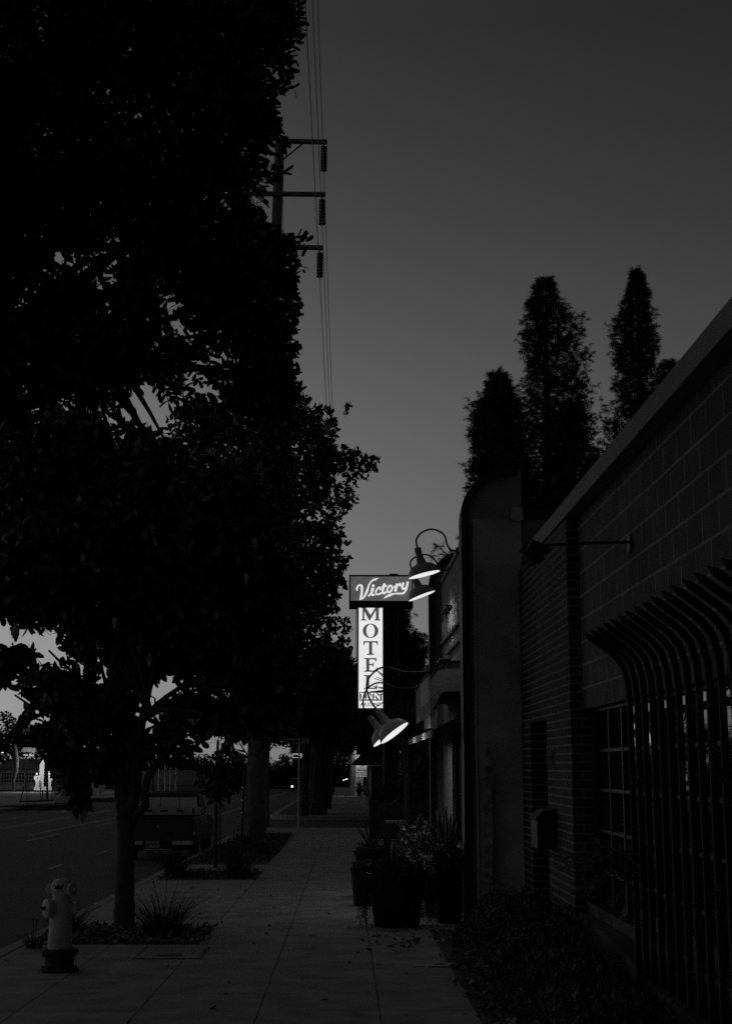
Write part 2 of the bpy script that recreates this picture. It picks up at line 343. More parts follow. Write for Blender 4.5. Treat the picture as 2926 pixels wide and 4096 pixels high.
# script lettering, strokes traced as ribbons
def vp(x, y): return sgn(1380+x/5.075, 2290+y/5.075)
sc = MB(); zc = [0]
def poly(pts):
    zc[0] += 1; sc.flat([vp(*p) for p in pts], SY-.014-.0006*zc[0])
def rib(pts, w, w2=None):
    w2 = w2 or w; n = len(pts)
    # smooth the polyline
    P = []
    for i in range(n-1):
        p0 = pts[max(i-1, 0)]; p1 = pts[i]; p2 = pts[i+1]; p3 = pts[min(i+2, n-1)]
        for k in range(5):
            t = k/5; P.append(tuple(.5*((2*p1[j])+(-p0[j]+p2[j])*t+(2*p0[j]-5*p1[j]+4*p2[j]-p3[j])*t*t+(-p0[j]+3*p1[j]-3*p2[j]+p3[j])*t**3) for j in (0, 1)))
    P.append(pts[-1]); m = len(P); L = []; Rr = []
    for i in range(m):
        a_ = P[max(i-1, 0)]; b_ = P[min(i+1, m-1)]; dx, dy = b_[0]-a_[0], b_[1]-a_[1]; l = math.hypot(dx, dy) or 1
        ww = (w+(w2-w)*i/(m-1))/2; L.append((P[i][0]-dy/l*ww, P[i][1]+dx/l*ww)); Rr.append((P[i][0]+dy/l*ww, P[i][1]-dx/l*ww))
    zc[0] += 1; Y = SY-.014-.0006*zc[0]
    vs = [(*(vp(*q)),) for q in L]+[(*(vp(*q)),) for q in Rr]
    sc.add([(x, Y, z) for x, z in vs], [(i, i+1, i+1+m, i+m) for i in range(m-1)])
def disc(c, r): poly([(c[0]+r*math.cos(2*math.pi*k/16), c[1]+r*math.sin(2*math.pi*k/16)) for k in range(16)])
poly([(250,385),(208,332),(222,318),(228,292),(252,258),(300,235),(342,248),(360,285),(364,340),(355,440),(332,525),(312,480),(316,380),(313,300),(300,270),(282,272),(264,305)])
poly([(285,562),(300,480),(316,400),(356,440),(330,525),(385,455),(415,380),(440,320),(468,245),(500,190),(555,140),(615,118),(690,112),(648,132),(615,165),(590,162),(558,178),(520,215),(495,265),(480,320),(462,390),(435,450),(395,510),(345,548)])
rib([(462,482),(510,445),(548,380),(560,312)], 26, 60); rib([(556,330),(535,420),(550,458),(600,448)], 52, 34); disc((569, 270), 29)
rib([(706,348),(712,318),(690,305),(645,340),(620,400),(640,442),(700,436),(755,392)], 34, 34); disc((706,342), 20)
rib([(800,226),(770,320),(758,400),(785,424),(835,392)], 52, 34); rib([(735,298),(852,268)], 24)
rib([(905,268),(862,320),(856,380),(895,402),(940,360),(950,300),(925,268),(900,262)], 36); rib([(940,290),(990,300),(1040,250)], 20, 30)
rib([(1058,228),(1030,310),(1015,386)], 54); rib([(1045,300),(1090,235),(1125,230)], 24, 34); disc((1112,256), 28)
rib([(1180,205),(1155,300),(1180,338),(1232,300)], 50, 30); rib([(1266,186),(1244,310),(1215,385),(1165,428)], 46, 30)
poly([(1238,382),(1195,435),(1140,446),(1000,440),(905,487),(840,505),(775,538),(800,500),(845,462),(930,426),(1050,411),(1130,414),(1190,395)])
sc.build('script_lettering', script_lit, ms)
# vertical panel
v0 = sgn(1434, 2416); v1 = sgn(1530, 2832)
mb = MB(); mb.box(v0[0]-.05, v1[0]+.02, SY+.02, SY+.4, v1[1]-.09, z0-.002); mb.box(sgn(1423, 2500)[0], sgn(1425.5, 2500)[0], SY-.02, SY+.02, v1[1], v0[1]); mb.build('column_cabinet', M_['metal'], ms)
mb = MB(); mb.box(v0[0], v1[0], SY-.02, SY+.018, v1[1], v0[1]-.003); mb.build('column_panel', lit, ms)
pl = MB(); pl.box(v1[0]+.03, sgn(1563, 2500)[0], SY+.1, SY+.45, gz(SY), z0-.003); pl.build('sign_box', M_['black'], ms)
pl = MB(); pl.tube([(sgn(1578,2500)[0], SY+.28, gz(SY)), (sgn(1578,2500)[0], SY+.28, z0)], .13, 12); pl.build('pole', M_['metal'], ms, smooth=True)
def gp(x, y): return sgn(1380+x/3.79, 2260+y/3.79)
lt = MB(); LY = SY-.024
def g(pts, k=0): lt.flat([gp(*p) for p in pts], LY-.002*k)
# M
g([(237,635),(304,635),(384,760),(462,635),(530,635),(530,652),(508,660),(508,820),(530,830),(530,843),(442,843),(442,830),(464,820),(464,690),(372,843),(362,843),(290,705),(290,820),(322,830),(322,843),(237,843),(237,830),(262,820),(262,660),(237,652)])
def ell(cx, cy, a, b, n=40): return [(cx+a*math.cos(2*math.pi*k/n), cy+b*math.sin(2*math.pi*k/n)) for k in range(n)]
# O as a ring of quads
oo = ell(383, 999, 118, 110); oi = ell(383, 999, 64, 98)
lt.add([(gp(*p)[0], LY, gp(*p)[1]) for p in oo+oi], [(i, (i+1) % 40, (i+1) % 40+40, i+40) for i in range(40)])
g([(274,1155),(494,1155),(494,1217),(484,1217),(472,1185),(455,1176),(408,1176),(408,1335),(418,1347),(442,1352),(442,1364),(324,1364),(324,1352),(352,1347),(360,1335),(360,1176),(312,1176),(296,1185),(286,1217),(274,1217)])
g([(284,1411),(472,1411),(472,1468),(462,1468),(450,1440),(435,1432),(366,1432),(366,1500),(405,1500),(418,1490),(424,1472),(432,1472),(432,1548),(424,1548),(418,1528),(405,1520),(366,1520),(366,1598),(440,1598),(462,1585),(476,1555),(486,1555),(478,1620),(284,1620),(284,1608),(304,1604),(318,1594),(318,1438),(304,1426),(284,1422)])
g([(281,1668),(398,1668),(398,1680),(376,1684),(364,1692),(364,1860),(432,1860),(456,1848),(474,1812),(485,1812),(480,1880),(281,1880),(281,1868),(300,1864),(316,1856),(316,1692),(300,1684),(281,1680)])
g([(216,1924),(554,1924),(554,2058),(216,2058)])
lt.build('lettering', litd, ms)
wl = MB(); LY2 = SY-.03
def gw(pts): wl.flat([gp(*p) for p in pts], LY2)
gw([(228,1940),(304,1940),(304,1952),(286,1960),(286,2020),(304,2027),(304,2037),(228,2037),(228,2027),(246,2020),(246,1960),(228,1952)])
for ox in (0, 116):
    gw([(316+ox,1940),(352+ox,1940),(398+ox,2000),(398+ox,1960),(382+ox,1950),(382+ox,1940),(426+ox,1940),(426+ox,1950),(411+ox,1960),(411+ox,2037),(392+ox,2037),(340+ox,1968),(340+ox,2018),(356+ox,2026),(356+ox,2037),(312+ox,2037),(312+ox,2026),(326+ox,2018),(326+ox,1960),(316+ox,1952)])
wl.build('inn_lettering', lit, ms)
p = gp(392, 2112); tw = put_text('AIR./COND.', .15, litd, ms, (p[0]-.02, SY-.026, p[1]-.01), (90, 0, 0), 'small_lettering', shear=.25, offset=.004, sx=.82)

# ================================================================ RIGHT: BRICK AND BLOCK BUILDING
bl = thing('brick_building', 'low brick and block building with a deep roof edge and gridded windows beside the walk', 'building', (2.4, 11, 0))
XB, XC, XG = 2.10, 2.215, 2.34; YP = 13.39; YW_ = 13.2
D0, D1 = 15.01, 16.3; DT = 2.13
mb = MB(); mb.box(XB, XB+.5, YP, D0, 0, 3.99); mb.box(XB, XB+.5, D1, 17.3, -.2, 3.99); mb.box(XB, XB+.5, D0, D1, DT, 3.99)
mb.build('brick_wall', M_['brick'], bl)
mb = MB(); mb.box(XB+.002, XB+.4, YP-.01, YP-.001, 0, 2.165); mb.box(XB+.002, XC+.0, YP-.01, YP-.001, 2.165, 3.99); mb.build('brick_return', M_['brickx'], bl)
YE = 3.0
mb = MB(); mb.box(XC, XC+.5, YE, YP-.012, 2.17, 3.99); mb.box(XC, XC+.5, YE, YP-.012, -.2, .42); mb.box(XC, XC+.5, -6, YE, -.2, 3.99); mb.build('block_wall', M_['block'], bl)
mb = MB(); mb.box(XB-.02, XB+.14, -8, 15.6, 3.99, 4.15)
mb.build('fascia', M_['fascia'], bl)
mb = MB(); mb.box(XB+.12, XB+6, -8, 17.2, 4.0, 4.13); mb.build('roof', M_['soffit'], bl)
mb = MB(); mb.box(XB+.35, XB+6, 3, 17.2, -.2, 3.98); mb.build('interior_wall', M_['stuccod'], bl)
dr = MB(); dr.box(XB+.28, XB+.33, D0+.05, D1-.05, -.1, DT-.1); door = dr.build('door', M_['black'], bl); 
dd = MB(); dd.box(XB+.2, XB+.34, D0+.001, D0+.05, -.1, DT-.001); dd.box(XB+.2, XB+.34, D1-.05, D1-.001, -.1, DT-.001); dd.box(XB+.2, XB+.34, D0+.05, D1-.05, DT-.1, DT-.001); dd.box(XB+.19, XB+.2, D0+.05, D1-.05, DT-.06, DT-.045); dd.build('door_frame', M_['metal'], bl)
dh = MB(); dh.tube([(XB+.25, D0+.15, .95), (XB+.2, D0+.15, .95), (XB+.2, D0+.28, .95)], .012, 6); dh.build('handle', M_['chrome'], door)
# gridded window
wy = [YW_-.6*i for i in range(int((YW_-YE)/.6)+1)]
wm = MB(); fm = MB(); wm.box(XG, XG+.01, YE, YW_, .45, 2.14)
fm.box(XG-.05, XG+.02, YE, YP-.02, 2.14, 2.168); fm.box(XC-.03, XG+.02, YE, YP-.02, .421, .45)
for y in wy: fm.box(XG-.035, XG-.001, y-.025, y+.025, .451, 2.139)
for z in (.72, 1.08, 1.44, 1.79): fm.box(XG-.03, XG-.002, YE, YW_, z-.014, z+.014)
fm.box(XG-.04, XG+.02, YW_+.026, YP-.02, .451, 2.139)
win = wm.build('window', M_['glass'], bl); fm.build('frame', M_['metal'], win)
nm = put_text('1732', .185, M_['iron'], bl, (XB-.02, 14.72, 1.73), (90, 0, -90), 'house_number', sx=1.3, offset=.006)
# mailbox
t = thing('mailbox', 'dark metal mailbox hung on the brick pier beside the door', 'mailbox', (XB-.1, 14.62, .8))
mb = MB(); mb.prism([(XB-.2, .84), (XB-.002, .84), (XB-.002, 1.22), (XB-.13, 1.20), (XB-.2, 1.14)], 'y', 14.4, 14.86); mb.build('box', M_['black'], t, bevel=.008)
mb = MB(); mb.prism([(XB-.215, 1.12), (XB-.205, 1.15), (XB-.13, 1.215), (XB-.002, 1.235), (XB-.002, 1.225), (XB-.13, 1.203), (XB-.2, 1.142)], 'y', 14.38, 14.88); mb.build('lid', M_['hydd'], t)
for yy in (14.5, 14.76):
    mb = MB(); mb.tube([(XB-.18, yy, .84), (XB-.18, yy, .79), (XB-.06, yy, .77), (XB-.03, yy, .8)], .008, 5); mb.build('paper_hook', M_['metal'], t)
# flood light on an arm
FY = 10.9
t = thing('flood_light', 'black flood light with barn doors on a long arm from the block wall', 'flood light', (XC, FY, 3.3))
r0 = aY(2525, 2168, FY); r1 = aY(2160, 2182, FY)
mb = MB(); mb.tube([r0, ((r0[0]+r1[0])/2, FY, (r0[2]+r1[2])/2+.005), r1], .012, 8); mb.build('arm', M_['black'], t, smooth=True)
mb = MB(); mb.prism([(FY-.01+.07*math.cos(a_)*1, 3.355+.075*math.sin(a_)) for a_ in [2*math.pi*k/16 for k in range(16)]], 'x', XC-.025, XC-.001); mb.build('wall_plate', M_['black'], t)
def fp(x, y): p = aY(1980+x*.3695, 2050+y*.3695, FY); return (p[0], p[2])
mb = MB(); mb.prism([fp(*q) for q in [(385,312),(475,350),(500,375),(480,490),(400,565),(280,470),(340,400)]], 'y', FY-.11, FY+.11); mb.build('lamp_housing', M_['black'], t, bevel=.006)
mb = MB(); mb.prism([fp(*q) for q in [(322,320),(360,335),(335,378),(300,430),(262,408)]], 'y', FY-.05, FY+.05); mb.build('bracket', M_['black'], t)
for q in ([(480,360),(600,420),(470,485)], [(400,565),(470,480),(522,520)]):
    mb = MB(); mb.prism([fp(*k) for k in q], 'y', FY-.10, FY+.10); mb.build('barn_door', M_['black'], t)
# pocket under the roof end: parapet between the two buildings
pr = thing('party_wall', 'plain grey party wall joining the rounded fin and the brick building', 'wall', (2.0, 17.5, 0))
mb = MB(); mb.box(1.63, 3.2, 17.32, 17.64, -.2, 4.66); mb.build('wall', M_['stucco'], pr)
mb = MB(); mb.box(2.13, 3.2, 17.28, 17.68, 4.661, 4.78); mb.build('coping', M_['metal'], pr)

# ---- curved iron bars in front of the window
wg = thing('iron_window_guard', 'row of black iron bars curling outward to points in front of the gridded window', 'window guard', (1.9, 7.5, 0))
def bar(y):
    pr_ = [(1.90, .03), (1.90, 1.2), (1.898, 2.05), (1.888, 2.2), (1.86, 2.31), (1.80, 2.385), (1.72, 2.445), (1.64, 2.505)]
    pts = [Vector((x, y, z)) for x, z in pr_]; m = MB(); vs = []; n = len(pts)
    jy = random.uniform(-.006, .006)
    for i, p in enumerate(pts):
        d = (pts[min(i+1, n-1)]-pts[max(i-1, 0)]).normalized(); s = Vector((d.z, 0, -d.x)); w = .019; q = .015
        for a_, b_ in ((-1, -1), (1, -1), (1, 1), (-1, 1)): vs.append(p+s*w*a_+Vector((0, q*b_+jy*i/n, 0)))
    tip = pts[-1]+(pts[-1]-pts[-2]).normalized()*.05
    fs = [(i*4+k, i*4+(k+1) % 4, (i+1)*4+(k+1) % 4, (i+1)*4+k) for i in range(n-1) for k in range(4)]
    vs.append(tip); L = (n-1)*4; fs += [(L+k, L+(k+1) % 4, n*4) for k in range(4)]
    m.add(vs, fs); return m
y = 9.55
while y > 5.2:
    bar(y).build('iron_bar', M_['iron'], wg, bevel=.004); y -= .235
mb = MB()
for z in (.35, 1.95): mb.box(1.925, 1.945, 5.1, 9.6, z, z+.045)
for yy in (9.45, 7.5, 5.4): mb.box(1.946, 2.21, yy, yy+.03, .352, .38)
mb.build('rail', M_['iron'], wg)
# slab and strip of pavement below the window
mb = MB(); mb.prism([(2.36, YP-.02), (2.12, YP-.02), (2.08, 12.0), (1.98, 10.4), (1.86, 9.0), (1.80, 5.0), (1.8, 0), (2.36, 0)], 'z', -.3, .34)
o = mb.build('raised_slab', M_['asphalt']); put(o, kind='structure')

# ================================================================ RESTAURANT FRONT
rs = thing('restaurant_building', 'stucco shop front with two rounded fins, a painted sign band and a box hood', 'building', (1.6, 20.5, 0))
XF = 1.42; XW = 1.62
def fin(y0, y1):
    m = MB(); R_ = .60; zt = 5.27; pr_ = [(XF, gz(y0)), (XF, zt-R_)]
    for k in range(1, 11):
        a_ = math.pi/2*k/10; pr_.append((XF+R_*1.15*(1-math.cos(a_)), zt-R_+R_*math.sin(a_)))
    pr_ += [(XF+.74, zt), (XF+.74, 4.79 if y0 < 20 else 4.2), (XF+.74, gz(y0))]
    m.prism(pr_, 'y', y0, y1)
    r_ = MB(); n = 11
    # raised rim that follows the curve
    inn = [(x+.09 if i == 0 else x, z) for i, (x, z) in enumerate(pr_[:12])]
    vs = []; 
    for i in range(0, 12):
        x, z = pr_[i]
        cx_, cz_ = XF+R_*1.15, zt-R_
        if i <= 1: q = (x+.085, z)
        else:
            dx, dz = cx_-x, cz_-z; l = math.hypot(dx, dz); q = (x+dx/l*.085, z+dz/l*.085)
        vs += [(x-.012 if i < 2 else x-(cx_-x)*.02, y0-.05, z+(.0 if i < 2 else .012)), (q[0], y0-.05, q[1]), (q[0], y0-.001, q[1]), (x-.012 if i < 2 else x-(cx_-x)*.02, y0-.001, z+(.0 if i < 2 else .012))]
    fs = [(i*4+k, i*4+(k+1) % 4, (i+1)*4+(k+1) % 4, (i+1)*4+k) for i in range(11) for k in range(4)]+[(0,1,2,3), (44,45,46,47)]
    r_.add(vs, fs); return m, r_
for (y0, y1) in ((17.2, 17.66), (23.97, 24.4)):
    m, r_ = fin(y0, y1); f_ = m.build('fin', M_['stuccod'], rs, bevel=.006); r_.build('rim', M_['black'], f_)
mb = MB(); mb.box(XF+.13, 2.14, 17.12, 17.198, -.15, 4.62); mb.build('pilaster', mat('pilaster_plaster', .36, .95, .32, 1.6, .4), rs, bevel=.005)
pa = aY(2042, 2032, 17.1); pb_ = aY(2092, 2085, 17.1)
mb = MB(); mb.prism([(pa[0], pb_[2]+.03), (pb_[0]-.06, pb_[2]), (pb_[0], pb_[2]+.02), (pb_[0]-.01, pa[2]), (pa[0]+.02, pa[2]+.01)], 'y', 17.09, 17.115); mb.build('repair_patch', M_['trim'], rs)
mb = MB(); a_ = aY(1906, 2080, 17.1); mb.box(XF+.135, XF+.15, 17.105, 17.119, -.1, 4.6); mb.build('corner_bead', M_['trim'], rs)
# facade wall with openings under the awning
mb = MB(); mb.box(XW, XW+.3, 17.661, 23.969, 2.3, 4.72); mb.box(XW, XW+.3, 17.661, 18.3, -.2, 2.3); mb.box(XW, XW+.3, 21.9, 23.969, -.2, 2.3); mb.box(XW, XW+.3, 18.3, 21.9, -.2, .5); mb.box(XW+.02, 7, 24.401, 24.8, -.3, 4.3)
mb.build('wall', M_['stucco'], rs)
mb = MB(); mb.box(XW+.1, 8, 17.66, 24.4, 4.3, 4.42); mb.build('roof', M_['soffit'], rs)
mb = MB(); mb.box(XW+.12, XW+.14, 18.3, 21.9, .5, 2.3); w_ = mb.build('window', M_['glass'], rs)
mb = MB()
for yy in (18.3, 19.2, 20.1, 21.0, 21.86): mb.box(XW+.05, XW+.119, yy, yy+.04, .5, 2.3)
mb.build('frame', M_['metal'], w_)
for yy in (19.3, 20.2):
    mb = MB()
    for k in range(34): mb.box(XW+.06, XW+.075, yy, yy+.28, .6+k*.05, .638+k*.05)
    mb.build('blind', M_['trim'], w_)
# horizontal mouldings and painted lettering
mb = MB(); mb.box(XW-.05, XW-.001, 19.6, 23.93, 3.62, 3.665); mb.box(XW-.05, XW-.001, 19.6, 22.4, 3.37, 3.41); mb.box(XW-.03, XW-.001, 17.7, 23.96, 4.66, 4.722); mb.build('moulding', M_['black'], rs)
zb = aX(1832, 2478, XW)[2]
letter = mat('letter_cream', .75, .6, .1)
put_text('WAR+DANGER', .40, letter, rs, (XW-.012, 22.08, 3.835), (90, 0, -90), 'painted_lettering', sx=1.22, offset=.014)
put_text('BAR', .16, letter, rs, (XW-.012, 21.4, 3.52), (90, 0, -90), 'small_lettering')
for tri in ([(20.7, 3.44), (20.8, 3.44), (20.75, 3.6)], [(22.9, 3.36), (22.98, 3.36), (22.94, 3.55)]):
    mb = MB(); mb.prism(tri, 'x', XW-.01, XW-.002); mb.build('painted_wedge', letter, rs)
for (yy, zz, r) in ((20.6, 4.2, .1), (21.0, 4.12, .07)):
    mb = MB(); mb.prism([(yy+math.cos(math.pi/2+k*math.pi/5)*(r if k % 2 == 0 else r*.42), zz+math.sin(math.pi/2+k*math.pi/5)*(r if k % 2 == 0 else r*.42)) for k in range(10)], 'x', XW-.01, XW-.002); mb.build('painted_star', letter, rs)
for (yy, w, z0_, h) in ((21.55, .2, 4.07, .26), (21.8, .12, 4.07, .16), (22.0, .16, 4.07, .22), (22.25, .1, 4.07, .12), (22.4, .14, 4.07, .08), (22.9, .07, 3.95, .16)): mb = MB(); mb.box(XW-.012, XW-.002, yy, yy+w, z0_, z0_+h); mb.build('relief_block', M_['trim'], rs)
mb = MB(); mb.box(XW-.10, XW-.013, 21.5, 22.65, 4.035, 4.065); mb.build('ledge', M_['black'], rs)
# box hood over the door
XH = 1.12
mb = MB()
hp = [(XH, 2.88), (XH, 3.02), (XH+.03, 3.1), (XH+.12, 3.16), (XH+.22, 3.18), (XW-.001, 3.2), (XW-.001, 2.55), (XH+.24, 2.55), (XH+.14, 2.56), (XH, 2.36)]
hp = [(XH, 2.30), (XH, 2.85), (XH+.04, 2.92), (XH+.10, 2.98), (XH+.2, 3.0), (XW-.002, 3.02), (XW-.002, 2.62), (XH+.2, 2.62), (XH+.16, 2.60)]
mb.prism(hp, 'y', 19.0, 22.8); hood = mb.build('hood', M_['stucco'], rs, bevel=.012)
mb = MB()
for a_, b_ in (((XH-.01, 2.855), (XH+.10, 2.985)), ((XH+.10, 2.985), (XH+.2, 3.005)), ((XH+.2, 3.005), (XW-.003, 3.025))):
    mb.prism([(a_[0], a_[1]), (b_[0], b_[1]), (b_[0], b_[1]+.02), (a_[0]-.008, a_[1]+.02)], 'y', 18.96, 22.84)
mb.build('cap_flashing', M_['metal'], hood)
mb = MB(); mb.box(XH+.01, XH+.1, 19.03, 20.6, 2.16, 2.4); mb.box(XH-.004, XH-.001, 19.3, 21.3, 2.5, 2.85); mb.build('front_panel', M_['trim'], rs)
mb = MB(); mb.box(XH+.2, XH+.38, 20.3, 20.7, 3.03, 3.16); mb.build('roof_unit', M_['black'], rs, bevel=.02)
# sloping awning
mb = MB(); mb.prism([(1.08, 2.055), (1.08, 2.085), (XW-.002, 2.34), (XW-.002, 2.31)], 'y', 17.68, 23.9); aw = mb.build('awning', M_['metal'], rs)
mb = MB(); mb.box(1.055, 1.079, 17.68, 23.9, 2.0, 2.088); mb.build('front_edge', M_['trim'], aw)

# ---- gooseneck lamps
glow = emat('lamp_glow', .84, 1.0, .05)
def gooseneck(name_label, root, peak, top, tilt, D, Y, straight):
    t = thing('gooseneck_lamp', name_label, 'wall lamp', root, 'gooseneck lamps on the shop front')
    mb = MB(); P = [Vector(root)]+[Vector(q) for q in straight]+[Vector(q) for q in peak]+[Vector(top)]
    Q = []
    for i in range(len(P)-1):
        p0, p1, p2, p3 = P[max(i-1, 0)], P[i], P[i+1], P[min(i+2, len(P)-1)]
        for k in range(6):
            s = k/6; Q.append(.5*((2*p1)+(p2-p0)*s+(2*p0-5*p1+4*p2-p3)*s*s+(3*p1-p0-3*p2+p3)*s**3))
    Q.append(P[-1]); mb.tube(Q, .0125, 8); mb.build('arm', M_['black'], t, smooth=True)
    mb = MB(); mb.lathe([(.045, -.001), (.045, .02), (.02, .03)], root, (-1, 0, 0), 12); mb.build('wall_plate', M_['black'], t)
    ax = Vector((math.sin(rad(tilt)), -.17 if tilt > 30 else -.02, -math.cos(rad(tilt)))).normalized(); s = D/.44
    body = [(.028, 0), (.045, .01), (.047, .075), (.036, .08), (.046, .09), (.048, .12), (.05, .15), (.056, .155), (.056, .185), (.062, .19), (.066, .215), (.085, .23), (.13, .245), (.17, .275), (.2, .32), (.22, .375), (.223, .382), (.219, .382)]
    mb = MB(); mb.lathe([(r*s, h*s) for r, h in body], top, ax, 32, False); sh = mb.build('shade', M_['enamel'], t, smooth=True)
    mb = MB(); mb.lathe([(.0001, .366*s), (.1*s, .369*s), (.215*s, .378*s)], top, ax, 32, False); mb.build('glow_disc', glow, t, smooth=True)  # glowing disc stands in for the bulb-lit inside of the shade
    ld = bpy.data.lights.new('lamp_light', 'SPOT'); ld.energy = 8 if tilt < 30 else 7.5; ld.spot_size = rad(150); ld.spot_blend = .6; ld.shadow_soft_size = .09
    lo = bpy.data.objects.new('lamp_light', ld); C.objects.link(lo); lo.parent = t; lo.location = Vector(top)+ax*(.40*s)-Vector(root); lo.rotation_euler = (-ax).to_track_quat('Z', 'Y').to_euler()
Yu = 18.45
def q(px, py, Y): return aY(px, py, Y)
gooseneck('nearer gooseneck lamp high on the shop front, tilted a little', q(1829,2203,Yu), [q(1775,2140,Yu), q(1745,2121,Yu), q(1716,2118,Yu), q(1683,2132,Yu), q(1664,2160,Yu)], q(1668,2190,Yu), 14, .43, Yu, [q(1805,2202,Yu), q(1788,2180,Yu)])
Y2 = 21.6
gooseneck('farther gooseneck lamp high on the shop front, overlapping the motel sign', q(1795,2281,Y2), [q(1742,2245,Y2), q(1722,2225,Y2), q(1695,2218,Y2), q(1662,2228,Y2), q(1640,2250,Y2)], q(1650,2292,Y2), 21, .44, Y2, [q(1772,2280,Y2), q(1757,2268,Y2)])
Yl = 19.6
gooseneck('nearer low gooseneck lamp reaching far out from the hood, steeply tilted', q(1718,2686,Yl), [q(1600,2684,Yl), q(1552,2669,Yl), q(1512,2676,Yl), q(1476,2710,Yl), q(1465,2750,Yl), q(1480,2800,Yl)], q(1506,2838,Yl), 37, .47, Yl, [q(1645,2688,Yl)])
Yk = 22.2
gooseneck('farther low gooseneck lamp from the hood, mostly behind its neighbour', q(1670,2751,Yk), [q(1575,2748,Yk), q(1545,2735,Yk), q(1505,2732,Yk), q(1468,2755,Yk), q(1452,2795,Yk), q(1455,2835,Yk)], q(1478,2866,Yk), 37, .47, Yk, [q(1620,2753,Yk)])

# ================================================================ TREES
def crown(name, P, k, L, W, m, parent, up=.25, **tg):
    return arr_mesh(name, rosettes(P, k, L, W, up), 10, m, parent, **tg)
def trunk_mesh(pts, rs, n=14, rough=.06):
    m = MB(); Q = []; R_ = []
    for i in range(len(pts)-1):
        for k in range(6):
            f = k/6; Q.append(Vector(pts[i]).lerp(Vector(pts[i+1]), f)); R_.append((rs[i]+(rs[i+1]-rs[i])*f)*(1+random.uniform(-rough, rough)))
    Q.append(Vector(pts[-1])); R_.append(rs[-1]); m.tube(Q, R_, n); return m
def near_ground(P, lo): return P[P[:, 2] > np.array([gz(y)+lo for y in P[:, 1]])]

# --- foreground magnolia
Y1 = 16.6
t1 = thing('magnolia_tree', 'forked young magnolia in the near planting bed beside the hydrant', 'tree', (-2.49, Y1, gz(Y1)))
def p1(x, y, dy=0): q_ = aY(x, y, Y1+dy); return q_
mb = trunk_mesh([p1(495,3735), p1(497,3700), p1(500,3500), p1(505,3340), p1(506,3260)], [.15, .125, .105, .10, .115])
mb.tube([p1(505,3290), p1(492,3200,.05), p1(478,3110,.1), p1(470,3000,.2), p1(480,2850,.3), p1(500,2600,.4), p1(520,2300,.3)], [.10, .085, .08, .07, .055, .04, .02], 10)
mb.tube([p1(505,3285), p1(535,3200), p1(545,3120), p1(548,3000,-.1), p1(575,2850,-.2), p1(620,2650,-.3), p1(650,2400,-.2)], [.085, .07, .066, .058, .045, .03, .015], 10)
mb.tube([p1(512,3300), p1(548,3258,-.05), p1(583,3222,-.1), p1(578,3170,-.1), p1(592,3110,-.1), p1(640,3040,-.2), p1(715,2950,-.3), p1(800,2820,-.2), p1(860,2690,-.1)], [.075, .055, .05, .048, .045, .042, .036, .028, .015], 10)
tips = [p1(random.uniform(150, 900), random.uniform(1900, 2900), random.uniform(-1, 1)) for _ in range(26)]
limb_tree(p1(480,2950,.2), tips[:14], .035, mb); limb_tree(p1(600,2850,-.2), tips[14:], .03, mb)
limb_tree(p1(478,3100,.1), [p1(120,2950,.3), p1(60,2780,0), p1(200,2830,-.5), p1(310,3140,-.2)], .03, mb)
mb.build('trunk', M_['smooth_bark'], t1, smooth=True)
B1 = [(120,1040,150),(40,1250,140),(190,1230,170),(300,1090,150),(390,1240,160),(500,1130,110),(470,1360,130),(340,1400,95),(215,1410,80),(590,1310,90),(560,1470,85),(110,1350,60,.6),
      (150,1540,62),(85,1520,38,.8),(190,1600,65),(255,1560,48,.8),(300,1470,60),(420,1460,60),(450,1590,55,.9),(520,1600,45),(600,1580,60),(120,1640,45,.9),(170,1700,34),(380,1640,42),(300,1660,40),(480,1510,40,.5),(230,1690,40),(620,1500,60),(400,1585,45,.7)]
P = pxblobs(B1, Y1, 1.5, 5200)
leaf_n = crown('crown', P, 7, .165, .07, M_['leaf'], t1, .1)
P = pxblobs([(172,1770,17),(165,1735,14),(35,1465,30,.5),(10,1490,18,.5),(45,1590,22,.35)], Y1, .15, 60)
arr_mesh('hanging_leaves', rosettes(P, 7, .19, .08, -.9), 10, M_['leaf'], t1)
# magnolia blossoms and buds, pale among the leaves
def blossom(c, s, openn):
    m = MB(); n = 7
    for k in range(n):
        a_ = 2*math.pi*k/n; lean = .9 if openn else .28; vs = []
        for (h, w, o_) in ((0, .15, .05), (.5, .42, .5), (.85, .3, .9), (1, .04, 1.0)):
            cx_ = math.cos(a_)*o_*lean*s*.7; cy_ = math.sin(a_)*o_*lean*s*.7
            for sg in (-1, 1): vs.append((c[0]+cx_-math.sin(a_)*w*s*.5*sg, c[1]+cy_+math.cos(a_)*w*s*.5*sg, c[2]+h*s*(.6 if openn else 1)))
        m.add(vs, [(0,1,3,2), (2,3,5,4), (4,5,7,6)])
    return m
for (x, y, s, op) in ((35,1425,.16,0),(547,1297,.11,0),(255,1395,.11,0),(100,1560,.1,0),(565,1215,.1,0),(430,1610,.12,1)):
    blossom(p1(x*K, y*K, -1.35), s, op).build('blossom', M_['petal'], t1)

